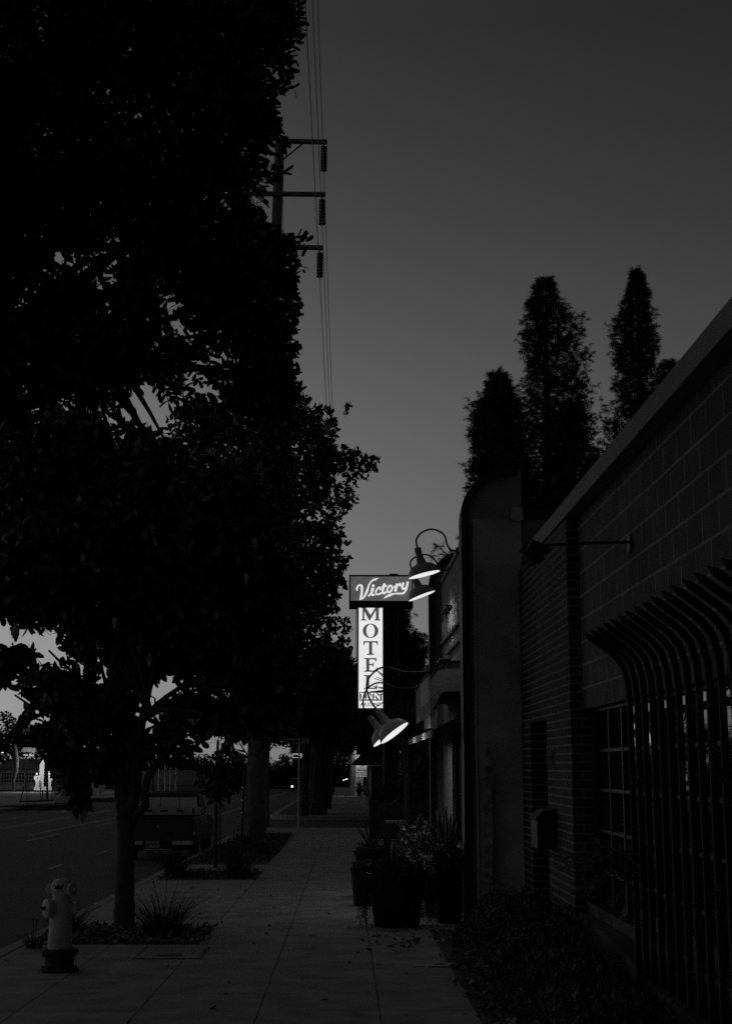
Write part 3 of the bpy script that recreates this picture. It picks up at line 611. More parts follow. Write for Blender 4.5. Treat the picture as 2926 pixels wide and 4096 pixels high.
# --- near pinnate tree, trunk just outside the frame
YT = 9.6
t2 = thing('pinnate_leaf_tree', 'tall dark tree with feathery leaflets hanging over the left of the picture', 'tree', (-2.95, 8.4, gz(8.4)))
clumps = []
def edge(y):   # right edge of the crown (1624-wide photo scale)
    pts = [(-300,600),(0,625),(90,590),(180,610),(260,632),(330,568),(420,560),(465,640),(560,640),(640,632),(730,632),(800,640),(860,640),(905,600),(930,560)]
    for (a_, b_), (c_, d_) in zip(pts[:-1], pts[1:]):
        if a_ <= y <= c_: return b_+(d_-b_)*(y-a_)/(c_-a_)
    return 600
holes = [(375,715,50,.9),(290,500,36,.35),(100,880,70,.55),(200,850,60,.45),(290,860,50,.8),(220,180,14,.8),(400,890,60,.7),(30,880,40,.75),(140,700,30,.3),(300,610,26,.5),(480,900,40,.45),(395,690,22,.8)]
cl = []
while len(cl) < 900:
    y = random.uniform(-420, 930); x = random.uniform(-520, edge(y)-22)
    if y > 860 and random.random() < (y-850)/110: continue
    if any((x-h[0])**2+(y-h[1])**2 < h[2]**2 and random.random() < h[3] for h in holes): continue
    yy = YT+random.uniform(-1.9, 1.9); cl.append(aY(x*K, y*K, yy))
for (x, y) in ((640,12),(655,22),(618,60),(640,255),(622,140),(650,470),(668,455),(655,515),(672,545),(650,575),(630,600),(655,630),(645,760),(655,735),(640,840),(650,850),(615,70),(645,245)):
    [cl.append(aY((x-24+dx)*K, (y+dy)*K, YT+dx*.01)) for dx, dy in ((0, 0), (-14, 9), (-12, -10))]
cl = np.array(cl); n_s = 7
sb = np.repeat(cl, n_s, 0)+rng.normal(size=(len(cl)*n_s, 3))*.055
sd = unit(rng.normal(size=(len(sb), 3))+np.array([.25, 0, -.35])); sdl = .17+.11*rng.random(len(sb))
LB = []; LD = []
side = unit(np.cross(sd, rng.normal(size=sd.shape)))
for j in range(6):
    f = (j+.6)/6
    for sg in (-1, 1):
        LB.append(sb+sd*sdl[:, None]*f); LD.append(side*sg+sd*.45+rng.normal(size=sd.shape)*.12)
LB.append(sb+sd*sdl[:, None]); LD.append(sd)
LB = np.concatenate(LB); LD = np.concatenate(LD)
# uneven outer outline of the crown on the street side
LIM = [(-400,640),(0,662),(60,655),(92,585),(140,600),(180,625),(250,645),(300,640),(325,598),(350,585),(420,585),(438,600),(450,682),(475,672),(488,618),(520,662),(545,668),(562,632),(590,650),(620,662),(650,640),(680,650),(700,628),(730,652),(770,655),(800,630),(830,660),(870,655),(905,620),(940,560),(1200,560)]
lpx = 1380+LB[:, 0]/LB[:, 1]*F_; lpy = 3065-(LB[:, 2]-CAMH)/LB[:, 1]*F_*1.03
kp = lpx < np.interp(lpy/K, [q[0] for q in LIM], [q[1]-(22 if 300 < q[0] < 440 else 6) for q in LIM])*K+rng.normal(size=len(LB))*13
LB, LD = LB[kp], LD[kp]
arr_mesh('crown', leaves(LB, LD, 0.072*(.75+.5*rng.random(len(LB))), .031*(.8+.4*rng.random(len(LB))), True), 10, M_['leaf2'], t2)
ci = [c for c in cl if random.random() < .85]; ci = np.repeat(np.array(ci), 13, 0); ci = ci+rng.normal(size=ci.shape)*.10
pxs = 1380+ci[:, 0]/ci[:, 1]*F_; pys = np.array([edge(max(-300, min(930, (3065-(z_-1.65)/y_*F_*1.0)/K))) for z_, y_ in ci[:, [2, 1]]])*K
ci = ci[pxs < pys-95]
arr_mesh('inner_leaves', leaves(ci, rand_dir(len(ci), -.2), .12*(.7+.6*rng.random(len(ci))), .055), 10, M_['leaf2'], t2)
mb = trunk_mesh([(-2.95, 8.4, gz(8.4)-.1), (-2.9, 8.5, 1.5), (-2.8, 8.7, 3.0), (-2.6, 9.2, 4.6), (-2.2, 9.5, 6.5)], [.24, .19, .17, .13, .06])
mb.tube([aY(-100, 1200, 9.4), aY(350, 1420, 9.6), aY(480, 1560, 9.7), aY(575, 1730, 9.8), aY(600, 1790, 9.8)], [.06, .045, .035, .02, .008], 7)
mb.tube([aY(250, 1100, 9.4), aY(420, 1350, 9.5), aY(520, 1520, 9.5), aY(600, 1650, 9.6), aY(680, 1800, 9.6)], [.04, .03, .022, .014, .006], 7)
limb_tree((-2.75, 8.8, 3.6), [aY(x, y, YT+random.uniform(-1, 1)) for x, y in ((300,1300),(700,1500),(900,1200),(950,700),(800,300),(500,100),(300,700),(1050,850),(1000,1450),(-300,600))], .07, mb)
limb_tree((-2.5, 9.2, 5), [aY(x, y, YT+random.uniform(-1, 1)) for x, y in ((800,-300),(400,-500),(-400,-400),(0,300),(650,1000),(1100,200))], .06, mb)
mb.build('trunk', M_['bark'], t2, smooth=True)

# --- tall magnolia by the utility pole
Y3 = 46.5
t3 = thing('tall_magnolia_tree', 'tall magnolia with small pale blossoms behind the utility pole, reaching the motel sign', 'tree', (-2.9, Y3, gz(Y3)))
B3 = [(450,960,85),(560,930,80),(640,930,60),(700,950,55),(520,1050,140),(640,1050,110),(720,1030,60),(790,1040,36,.8),(750,1110,45),(620,1180,140),(700,1230,75),(735,1180,30,.8),(735,1280,35),(500,1250,150),(650,1350,110),(560,1420,120),(400,1300,120),
      (400,1080,110),(700,1330,50),(600,1500,100),(480,1500,60),(655,1470,60),(420,905,35,.6),(760,920,18,.35),(665,890,25,.5),(830,1030,16,.5),(770,905,14,.3),(745,1235,22,.6),(600,1600,60),(560,890,40,.5),(780,1010,22,.5),(756,1290,16,.5)]
P = pxblobs(B3, Y3, 4.2, 7600)
P2 = pxblobs([(600,960,55),(595,1040,70),(640,930,40),(590,1130,80),(600,1230,80),(610,1340,80),(560,900,35),(600,885,22)], 39.9, .9, 1500); P = np.concatenate([P, P2])
crown('crown', P, 6, .19, .095, M_['leaf'], t3, .2)
mb = trunk_mesh([(-2.9, Y3, gz(Y3)-.1), (-2.85, Y3, 1.5), (-2.7, Y3, 4), (-2.4, Y3, 8), (-2.2, Y3, 11.5)], [.2, .16, .14, .1, .04])
limb_tree((-2.8, Y3, 3.2), [aY(x*K, y*K, Y3+random.uniform(-2.5, 2.5)) for x, y in ((450,1300),(720,1300),(740,1120),(620,1450),(400,1100),(520,1000),(800,1040),(690,960),(700,1200),(560,1250))], .07, mb)
mb.build('trunk', M_['bark'], t3, smooth=True)
for (x, y) in ((397,1027),(548,1292),(693,1000),(770,1213),(655,1020),(775,1112),(430,1190),(530,1140),(600,1205),(470,1190),(752,1118),(725,960),(470,1010),(380,985)):
    blossom(aY(x*K, y*K, Y3-4.0), .3, 1).build('blossom', M_['petal'], t3)

# --- row of street trees beyond the side street
def street_tree(x, y, r, h, cr_, n, label, L=.22):
    t = thing('street_tree', label, 'tree', (x, y, gz(y)), 'street trees beyond the side street')
    mb = trunk_mesh([(x, y, gz(y)-.1), (x-.02*r, y, gz(y)+.8), (x+.1, y, h*.35), (x+.05, y, h*.7)], [r*1.25, r, r*.92, r*.5], 16, .09)
    for k in range(9):   # furrowed bark ridges
        a_ = 2*math.pi*k/9; mb.tube([(x+math.cos(a_)*r*1.22, y+math.sin(a_)*r*1.22, gz(y)-.1), (x+math.cos(a_+.15)*r*.98, y+math.sin(a_+.15)*r*.98, gz(y)+.9), (x+.1+math.cos(a_+.3)*r*.9, y+math.sin(a_+.3)*r*.9, h*.35)], [r*.2, r*.12, r*.1], 5, False)
    limb_tree((x+.08, y, h*.4), [(x+math.cos(a_)*cr_*.6, y+math.sin(a_)*cr_*.6, h*random.uniform(.55, .9)) for a_ in np.linspace(0, 6, 7)], r*.35, mb)
    mb.build('trunk', M_['bark'], t, smooth=True)
    q_ = rand_dir(n)*(rng.random((n, 1))**.4); lump = 1+.16*np.sin(q_[:, :1]*9+x)+.14*np.cos(q_[:, 2:]*11+y)
    P = np.array([x, y, gz(y)+h*.62])+q_*lump*np.array([cr_, cr_*1.1, h*.42]); P = P[P[:, 2] > gz(y)+3.3]
    arr_mesh('crown', rosettes(P, 5, L, L*.5, .1), 10, M_['leaf3'], t); return t
street_tree(-1.28, 66, .36, 8.0, 2.7, 3000, 'nearest street tree on the corner, with a thick furrowed trunk')
street_tree(-1.78, 62.8, .17, 7.5, 2.3, 2400, 'dark slimmer street tree left of the thick furrowed one')
for i, (x, y) in enumerate(((-1.0, 76), (-1.1, 85), (-1.15, 95), (-1.2, 108), (-1.25, 122), (-1.3, 140))):
    street_tree(x-.15, y, .33, 8.2, 3.0 if i < 3 else 3.4, 1500, ['second street tree past the thick furrowed one', 'third street tree past the thick furrowed one', 'street tree in the middle of the receding row', 'street tree toward the far end of the row', 'last but one street tree of the row', 'farthest street tree of the row'][i], .3)

# --- pines on the lots to the right
def pine(x, y, h, base_r, label, n, low=.15, lean=0, pw=.8, nm='pine_tree', ns=1.0):
    t = thing(nm, label, 'tree', (x, y, gz(y)), 'pines behind the buildings')
    mb = trunk_mesh([(x, y, gz(y)-.1), (x+lean*.3, y, h*.4), (x+lean*.7, y, h*.8), (x+lean, y, h*.985)], [.24, .17, .08, .012]); BP = []; BD = []
    nb = int(n/34); ph = random.random()*6
    for i in range(nb):
        f = low+(1-low)*((i+.5)/nb)**.92; z = h*f; a_ = i*2.399+random.uniform(-.5, .5); u = (1-f)/(1-low)
        lumpy = .72+.30*math.sin(f*21+a_*1.0+ph)+.22*math.sin(f*37+2*a_)
        ln = (base_r*u**pw*max(.25, lumpy)*random.uniform(.75, 1.2))+.07+.15*(1-f); d = Vector((math.cos(a_), math.sin(a_), 0))
        ln = min(ln, 1.6*ns)
        s_ = Vector((x+lean*f, y, z)); rise = .55 if f > .8 else .25
        e = s_+d*ln+Vector((0, 0, rise*ln)); mid = s_+d*ln*.55-Vector((0, 0, .10*ln))
        mb.tube([s_, mid, e], [.03*u+.008, .02*u+.005, .004], 4, False)
        for j in range(int(10+38*min(1, ln/base_r*1.3))):
            g_ = .15+.85*random.random()**.6; p_ = s_.lerp(mid, min(1, g_*2)) if g_ < .5 else mid.lerp(e, g_*2-1)
            w_ = .10*ln+.03; w_ = min(w_, .16)*1.5; p_ = p_+Vector((random.uniform(-w_, w_), random.uniform(-w_, w_), random.uniform(-w_, w_)*.8-.02)); BP.append(p_); BD.append(d*.8+Vector((0, 0, .35)))
    BP = np.array([tuple(p_) for p_ in BP]); BD = np.array([tuple(p_) for p_ in BD]); k = 24; b_ = np.repeat(BP, k, 0); ax = np.repeat(unit(BD+rng.normal(size=BP.shape)*.5), k, 0)
    sp_ = rng.random((len(b_), 1)); b_ = b_+ax*sp_*.10*ns
    d = unit(ax*.75+rand_dir(len(b_))*.85+np.array([0, 0, -.18])); Ln = .10*ns*(.6+.7*rng.random(len(b_)))[:, None]
    s_ = unit(np.cross(d, rng.normal(size=d.shape)))*.0036*ns; mid = b_+d*Ln*.6; end = b_+d*Ln+np.array([0, 0, -.022*ns])
    quad = np.stack([b_-s_, b_+s_, mid+s_*.8, end, mid-s_*.8], 1)
    arr_mesh('needles', quad, 5, M_['needle'], t); mb.build('trunk', M_['bark'], t, smooth=True); return t
def pX(px, Y): return (px*K-1380)/F_*Y
pine(4.4, 31, 12.6, 2.5, 'tall broad pine rising behind the rounded fin', 10500, .33, .15, .82)
pine(3.42, 29, 9.8, 1.1, 'smallest pine, left of the tall broad one and leaning over the fin', 5600, .56, -.25, .7)
pine(6.9, 32.5, 13.35, 2.5, 'narrow dark pine nearest the sloping roof edge', 10500, .33, .05, 1.0)
pine(5.65, 34.5, 10.6, 1.9, 'low pine filling the gap between the two tall ones', 6000, .4, 0, .6)
pine(7.9, 33.5, 11.4, 1.4, 'short pine top just showing beside the roof edge', 3000, .5, 0, .7)
pine(1.95, 58, 8.5, 2.0, 'dense pine right behind the motel sign', 7600, .25, -.1, .5, ns=1.7)
pine(2.9, 76, 9.0, 2.6, 'dark pine rising behind the shingle roof', 3600, .42, -.1, .5, ns=1.9)
# ================================================================ NEAR THINGS ON THE PAVEMENT
# --- fire hydrant
hx, hy = -2.52, 13.12; hz = gz(hy); S = .83
t = thing('fire_hydrant', 'pale fire hydrant on a rusty dark base at the kerb', 'fire hydrant', (hx, hy, hz))
def L(prof, c=(0,0,0), axis=(0,0,1), n=28): 
    m = MB(); m.lathe([(r*S, h*S) for r, h in prof], (hx+c[0]*S, hy+c[1]*S, hz+c[2]*S), axis, n); return m
L([(.205,0),(.205,.025),(.17,.03),(.155,.06),(.15,.12),(.16,.17),(.19,.195)]).build('base', M_['hydd'], t, smooth=True)
fl = L([(.19,.196),(.198,.2),(.198,.225),(.18,.232),(.13,.234)]).build('flange', M_['hydd'], t, smooth=True)
for k in range(8):
    a_ = 2*math.pi*k/8+.2; m = MB(); c = (hx+.165*S*math.cos(a_), hy+.165*S*math.sin(a_), hz)
    m.lathe([(.016, .15*S), (.016, .2*S)], c, n=6); m.build('bolt', M_['hydd'], fl); m = MB(); m.lathe([(.018, .03*S), (.018, .06*S)], (c[0], c[1], hz), n=6); m.build('bolt', M_['hydd'], fl)
L([(.132,.235),(.128,.3),(.122,.42),(.118,.5),(.12,.515),(.117,.53),(.116,.6),(.115,.66),(.108,.71),(.095,.745),(.1,.79),(.112,.82),(.118,.86),(.112,.9),(.09,.935),(.05,.955),(.001,.96)]).build('body', M_['hyd'], t, smooth=True)
dL = Vector((-.82, -.57, 0)).normalized(); c0_ = (dL.x*.07, dL.y*.07, .655)
o1 = L([(.085,0),(.085,.07),(.1,.075),(.1,.105),(.094,.11),(.02,.112)], c0_, dL).build('outlet', M_['hyd'], t, smooth=True)
L([(.024,.112),(.018,.15)], c0_, dL, 5).build('nut', M_['hydd'], o1)
for dv, z_ in ((Vector((.85, -.5, 0)), .85), (Vector((-.95, .3, 0)), .84), (Vector((.95, .25, 0)), .64)):
    dv = dv.normalized(); cc = (dv.x*.07, dv.y*.07, z_); o1 = L([(.055,0),(.055,.05),(.068,.055),(.068,.085),(.05,.09)], cc, dv, 20).build('outlet', M_['hyd'], t, smooth=True); L([(.022,.09),(.018,.125)], cc, dv, 5).build('nut', M_['hyd'], o1)
m = MB(); cr_w = [(-.05,.865),(-.05,.905),(-.03,.885),(-.012,.915),(.005,.885),(.03,.905),(.03,.865)]
m.prism([(hx+a_*S-.004, hz+(b_-.01)*S) for a_, b_ in cr_w], 'y', hy-.12*S-.006, hy-.09*S); m.build('crown_emblem', M_['hydd'], t)

# --- pointed timber leaning on the pilaster
tp_ = [aY(x, y, 17.0) for x, y in ((1926, 3690), (1932, 3150), (1940, 3030), (1950, 2958), (1958, 3000), (1968, 3120), (1972, 3690))]
t = thing('pointed_plank', 'tall weathered plank with a pointed top leaning upright against the grey pilaster', 'plank', (tp_[0][0]+.07, 17.0, gz(17.0)))
m = MB(); m.prism([(p[0], max(p[2], gz(17.0)+.002)) for p in tp_], 'y', 17.03, 17.06); m.build('board', mat('split_timber', .30, .9, .5, 9, .8), t)
# --- water meter cover
t = thing('meter_cover', 'rectangular concrete meter cover with a slotted oval lid set in the walk', 'utility cover', (-1.62, 14.3, gz(14.3)))
m = MB(); g0 = lambda y, d=0: gz(y)+d
def plate(x0, x1, y0, y1, dz, h=.004):
    m = MB(); m.add([(x0,y0,gz(y0)+dz),(x1,y0,gz(y0)+dz),(x1,y1,gz(y1)+dz),(x0,y1,gz(y1)+dz),(x0,y0,gz(y0)+dz+h),(x1,y0,gz(y0)+dz+h),(x1,y1,gz(y1)+dz+h),(x0,y1,gz(y1)+dz+h)], [(0,3,2,1),(4,5,6,7),(0,1,5,4),(1,2,6,5),(2,3,7,6),(3,0,4,7)]); return m
plate(-2.0, -1.36, 13.95, 14.95, .001).build('frame', M_['metal'], t); plate(-1.97, -1.39, 13.98, 14.92, .0035).build('lid', M_['concrete'], t)
m = MB(); m.add([(-1.68+.13*math.cos(a_), 14.2+.1*math.sin(a_), gz(14.2)+.012) for a_ in np.linspace(0, 2*math.pi, 20, endpoint=False)], [tuple(range(20))])
m.build('hand_hole', M_['metal'], t)

# --- grass clumps
def grass(x, y, r, h, n, label, seed=0, group='grass clumps in the planting beds', cat='grass clump'):
    t = thing('grass_clump', label, cat, (x, y, gz(y)), group)
    a_ = rng.random(n)*2*math.pi; lean = rng.random(n)**.7; base = np.stack([x+np.cos(a_)*r*.35*rng.random(n), y+np.sin(a_)*r*.35*rng.random(n), np.full(n, gz(y))], 1)
    hh = h*(.45+.6*rng.random(n)); out = np.stack([np.cos(a_), np.sin(a_), np.zeros(n)], 1)*(lean*r)[:, None]*1.1; up = np.array([0, 0, 1.])
    s_ = np.stack([-np.sin(a_+rng.normal(size=n)), np.cos(a_), np.zeros(n)], 1)*.0045
    V = []
    prev = base; w0 = 1
    for k in range(3):
        f1 = (k+1)/3; nxt = base+out*(f1**1.7)+up*(hh*(f1-.18*lean*f1**3))[:, None]; w1 = 1-f1*.85
        V.append(np.stack([prev-s_*w0, prev+s_*w0, nxt+s_*w1, nxt-s_*w1], 1)); prev = nxt; w0 = w1
    arr_mesh('blades', np.concatenate(V), 4, M_['grass'], t)
    m = MB()
    for k in range(max(2, n//110)):
        b_ = random.random()*6.28; l_ = random.uniform(.1, .7)*r; hz_ = h*random.uniform(1.0, 1.4); m.tube([(x, y, gz(y)), (x+math.cos(b_)*l_*.5, y+math.sin(b_)*l_*.5, gz(y)+hz_*.6), (x+math.cos(b_)*l_, y+math.sin(b_)*l_, gz(y)+hz_)], .003, 4, False); m.ball((x+math.cos(b_)*l_, y+math.sin(b_)*l_, gz(y)+hz_), .011, 6, 4, 1.6)
    m.build('seed_stems', M_['grass'], t)
grass(-1.93, 15.75, .5, .55, 420, 'big spiky grass clump right of the near tree trunk')
grass(-3.0, 16.0, .35, .42, 260, 'grass clump between the hydrant and the near tree trunk')
grass(-3.12, 14.9, .22, .2, 90, 'low grass tuft on the kerb behind the hydrant')
grass(-2.95, 25.6, .5, .62, 420, 'tall grass clump at the kerb behind the truck, left of the thin sapling')
grass(-1.85, 25.4, .5, .6, 420, 'wide grass clump beside the walk, right of the thin sapling')
grass(-2.3, 30.6, .4, .5, 200, 'grass clump in the long bed just beyond the sapling'); grass(-2.35, 35.8, .4, .5, 200, 'grass clump in front of the big utility pole')
grass(-1.9, 33.2, .35, .35, 160, 'small grass clump by the edge of the walk in the long bed')
# low weeds over the beds, litter of fallen leaves
def ground_leaves(name, n, xr, yr, L_, m, dz=.015, kind='stuff', dens=None, flat_=.35):
    x = rng.uniform(*xr, n); y = rng.uniform(*yr, n)
    if dens is not None: k = dens(x, y); x, y = x[k], y[k]
    n = len(x); z = np.array([gz(v) for v in y])+dz+rng.random(n)*dz; d = rng.normal(size=(n, 3)); d[:, 2] = np.abs(d[:, 2])*flat_
    o = arr_mesh(name, leaves(np.stack([x, y, z], 1), d, L_*(.6+.8*rng.random(n)), L_*.45, False, .3), 10, m); return o
o = ground_leaves('fallen_leaves', 620, (-3.15, -1.45), (15.2, 16.9), .085, M_['litter']); put(o, 'dry curled leaves lying around the foot of the near tree', 'fallen leaves', None, 'stuff')
o = ground_leaves('fallen_leaves', 170, (.15, 1.45), (13.0, 17.0), .08, M_['litter'], .012, 'stuff', lambda x, y: (np.hypot(x-.72, (y-15.6)*.55) < .55)|(rng.random(len(x)) < .1)); put(o, 'dry leaves blown onto the walk before the round planter', 'fallen leaves', None, 'stuff')
o = ground_leaves('fallen_leaves', 240, (.72, 1.2), (9.3, 14.5), .10, M_['litter'], .012, 'stuff', lambda x, y: x > 1.15-.22*rng.random(len(x))-.02*(14-y)); put(o, 'dry leaves gathered along the foot of the low hedge', 'fallen leaves', None, 'stuff')
o = ground_leaves('fallen_leaves', 46, (-3.2, 1.1), (9.0, 24.0), .05, M_['soil'], .004, 'stuff'); put(o, 'few small dark leaves scattered over the open walk', 'fallen leaves', None, 'stuff')
o = ground_leaves('ground_cover', 2300, (-3.18, -1.58), (29.5, 44.4), .06, M_['grass'], .02, 'stuff', None, 1.0); put(o, 'low weedy ground cover filling the long kerbside bed', 'ground cover', None, 'stuff')
o = ground_leaves('ground_cover', 650, (-3.18, -1.55), (24.9, 27.1), .06, M_['grass'], .015, 'stuff', None, 1.2); put(o, 'weeds and leaves over the bed with the thin sapling', 'ground cover', None, 'stuff')
t = MB(); t.add([(.62, 13.35, -.127), (.99, 13.3, -.122), (1.0, 13.52, -.118), (.80, 13.56, -.126), (.63, 13.5, -.124)], [(0, 1, 2, 3, 4)]); t.add([(.8, 13.45, -.12), (.9, 13.42, -.09), (.92, 13.5, -.1), (.84, 13.53, -.115)], [(0, 1, 2, 3)])
put(t.build('flattened_paper', M_['trim']), 'flattened scrap of cardboard lying on the walk by the hedge', 'litter')

# --- low hedge on the right and the wispy shrub
t = thing('low_hedge', 'low dark hedge with small upright leaves along the foot of the brick building', 'hedge', (1.5, 12, gz(12)))
n = 30000; y = rng.uniform(7.5, 16.6, n); w = rng.random(n); x0_ = 1.16+.10*np.sin(y*2.1)+.06*np.sin(y*5.3)-.03*(y < 12)*(12-y)+np.clip(y-15.2, 0, 2)*.35; x1_ = np.where(y < 12.5, 1.9-.035*(12.5-y), 2.06); x = x0_+(x1_-x0_)*w
hgt = (.14+.34*np.clip(np.minimum(w*3.2, 1)*np.minimum((1-w)*5+.55, 1), 0, 1))*(.85+.18*np.sin(y*3.3+x*5)+.1*np.sin(y*9))*np.clip((17.2-y)/1.6, .35, 1)+.04
z = np.array([gz(v) for v in y])+hgt*(1-rng.random(n)**2*.6)
d = rng.normal(size=(n, 3))*.55+np.array([0, 0, 1.0])
arr_mesh('foliage', leaves(np.stack([x, y, z-.02], 1), d, .05*(.4+1.0*rng.random(n)), .014*(.6+.8*rng.random(n))), 10, M_['hedge'], t)
m = MB()
for _ in range(60):
    yy = random.uniform(8, 16.3); xx = random.uniform(1.35, 1.85); m.tube([(xx, yy, gz(yy)-.01), (xx+random.uniform(-.1, .1), yy, gz(yy)+.2), (xx+random.uniform(-.2, .2), yy+random.uniform(-.1, .1), gz(yy)+.38)], .006, 4, False)
m.build('stems', M_['bark'], t)
t = thing('wispy_shrub', 'thin shrub with drooping narrow leaves growing through the iron bars', 'shrub', (2.03, 9.2, .34))
m = MB(); LBs = []; LDs = []
def spray(a, b, sag, nl, L_=.085):
    a = Vector(a); b = Vector(b); pts = [a.lerp(b, f)+Vector((0, 0, -sag*math.sin(f*math.pi)*-1)) for f in (0, .25, .5, .75, 1)]; m.tube(pts, [.008, .006, .005, .004, .002], 4, False)
    for k in range(nl):
        f = .15+.85*k/nl; p_ = a.lerp(b, f)+Vector((0, 0, sag*math.sin(f*math.pi))); dd = (b-a).normalized()
        LBs.append(tuple(p_)); LDs.append((dd.x*.6+random.gauss(0, .35), dd.y*.6+random.gauss(0, .35), random.uniform(-1.0, .7)))
rt = (2.02, 9.1)
for (px_, py_, Yb) in ((2230,3430,9.6),(2260,3465,9.5),(2300,3560,9.7),(2360,3390,9.6),(2420,3520,9.4),(2460,3610,9.3),(2330,3480,9.4)): spray(aY(2560, 3430+random.uniform(-40, 120), 9.2), aY(px_, py_, Yb), .05, 34, .075)
for k in range(38):
    z_ = random.uniform(.4, 1.85); yb = random.uniform(6.2, 9.5); spray((random.uniform(1.97, 2.15), yb, z_), (random.uniform(1.84, 2.12), yb+random.uniform(-.4, .4), z_+random.uniform(-.15, .3)), .04, 26)
m.tube([(2.02, 9.1, .3), (2.04, 9.05, 1.0), (2.03, 9.1, 2.0)], [.018, .014, .008], 6); m.tube([(2.03, 7.6, .3), (2.05, 7.5, 1.2)], [.016, .006], 6)
arr_mesh('foliage', leaves(np.array(LBs), np.array(LDs), .08*(.6+.8*rng.random(len(LBs))), .011), 10, M_['hedge'], t); m.build('stems', M_['bark'], t)

# --- planters before the shop
def round_pot(x, y, r, h, label, name='round_planter'):
    t = thing(name, label, 'planter', (x, y, gz(y))); m = MB()
    m.lathe([(r*.74, 0), (r*.78, .03), (r*.93, h*.86), (r*.97, h*.865), (r*1.0, h*.93), (r*1.02, h), (r*.96, h), (r*.94, h*.93), (.001, h*.92)], (x, y, gz(y)), n=36); m.build('pot', M_['pot'], t, smooth=True); return t
def mound(t, x, y, z, r, h, n, L_=.05, m_='plant', up=.6, name='foliage'):
    q_ = rand_dir(n); q_[:, 2] = np.abs(q_[:, 2]); P = np.array([x, y, z])+q_*(rng.random((n, 1))**.4)*np.array([r, r, h])*(1+.2*np.sin(q_[:, :1]*8))
    return arr_mesh(name, leaves(P, q_*.6+rand_dir(n, up), L_*(.6+.8*rng.random(n)), L_*.5), 10, M_[m_], t)
def spikes(t, x, y, z, n, h, w, lean, m_='snake', name='blades'):
    m = MB()
    for k in range(n):
        a_ = random.random()*6.28; l_ = random.uniform(.1, 1)*lean; hh = h*random.uniform(.65, 1); bx_, by_ = x+math.cos(a_)*.05*random.random(), y+math.sin(a_)*.05; s_ = random.random()*3.14; sx_, sy_ = math.cos(s_), math.sin(s_); vs = []
        for f, ww in ((0, .5), (.3, .85), (.6, 1), (.85, .6), (1, .03)):
            cx_, cy_, cz_ = bx_+math.cos(a_)*l_*f**1.5, by_+math.sin(a_)*l_*f**1.5, z+hh*f
            vs += [(cx_-sx_*w*ww/2, cy_-sy_*w*ww/2, cz_), (cx_+.004, cy_+.006, cz_), (cx_+sx_*w*ww/2, cy_+sy_*w*ww/2, cz_)]
        m.add(vs, [(i*3+j, i*3+j+1, i*3+j+4, i*3+j+3) for i in range(4) for j in (0, 1)])
    return m.build(name, M_[m_], t, smooth=True)
def hanging(t, x, y, z, spots, name='trailing_stems'):
    m = MB(); B = []; D = []
    for (a_, r_, l_) in spots:
        px_, py_ = x+math.cos(a_)*r_, y+math.sin(a_)*r_; pts = [(px_-math.cos(a_)*.05, py_, z+.03), (px_, py_, z)]
        ph = random.random()*6
        for k in range(1, 7): pts.append((px_+math.sin(k*1.7+ph)*.012, py_+math.cos(k*2+ph)*.01, z-l_*k/6))
        m.tube(pts, .0022, 4, False)
        for k in range(int(l_*75)):
            f = random.random(); B.append((px_+random.gauss(0, .01), py_+random.gauss(0, .01), z-l_*f)); D.append((random.gauss(0, 1), random.gauss(0, 1), random.uniform(-.9, .2)))
    st = m.build(name, M_['grass'], t); n = len(B)
    arr_mesh('trailing_leaves', leaves(np.array(B), np.array(D), .026*(.6+.9*rng.random(n)), .009), 10, M_['grass'], t)
def blooms(t, pts, r=.022):
    B = []; 
    for p_ in pts: B += [p_]*7
    B = np.array(B); d = rand_dir(len(B), .3); arr_mesh('flowers', leaves(B, d, r*1.3, r, False, .2), 10, M_['flower'], t)
px0, py0 = .60, 17.05; pz = gz(py0)+.60
t = round_pot(px0, py0, .345, .60, 'big round black planter with trailing stems hanging down both sides')
mound(t, px0, py0, pz-.03, .36, .17, 2600, .04); spikes(t, px0-.05, py0-.05, pz-.05, 16, .48, .028, .2, 'grass')
hanging(t, px0, py0, pz-.02, [(math.pi+random.uniform(-.45, .45), random.uniform(.34, .46), random.uniform(.25, .62)) for _ in range(40)]+[(random.uniform(-.5, .5), random.uniform(.3, .5), random.uniform(.3, .62)) for _ in range(46)]+[(random.uniform(3.9, 5.5), .35, random.uniform(.04, .2)) for _ in range(16)])
t = thing('square_planter', 'tall square black planter against the shop front, with pale flowers on top', 'planter', (1.24, 17.5, gz(17.5)))
m = MB(); gq = gz(17.5); m.prism([(1.11, gq), (1.37, gq), (1.40, gq+.69), (1.06, gq+.69)], 'y', 17.34, 17.64); m.build('pot', M_['pot'], t, bevel=.01)
mound(t, 1.24, 17.5, gq+.66, .21, .28, 1500, .05); blooms(t, [(1.24+random.uniform(-.19, .2), 17.4+random.uniform(-.1, .1), gq+.8+random.uniform(-.05, .13)) for _ in range(26)])
t = thing('flowering_shrub', 'leafy flowering bush spilling between the round planter and the shop front', 'shrub', (1.1, 19.2, gz(19.2)))
for (a_, b_, c_, r_, h_) in ((.95, 18.6, .15, .42, .45), (1.1, 19.4, .3, .4, .62), (1.0, 20.5, .5, .32, .6), (1.28, 18.3, .2, .25, .4)): mound(t, a_, b_, gz(b_)+c_, r_, h_, 1500, .05, 'plant', .6)
blooms(t, [(random.uniform(.6, 1.35), random.uniform(18.2, 18.6), gz(18.4)+.62+random.uniform(-.12, .16)) for _ in range(34)]+[(random.uniform(.8, 1.2), 20.1, gz(20)+random.uniform(.75, 1.15)) for _ in range(16)], .03)
m = MB()
for k in range(8): m.tube([(1.05, 19, gz(19)), (1.05+random.uniform(-.2, .2), 19+random.uniform(-.3, .3), gz(19)+.5)], .01, 5, False)
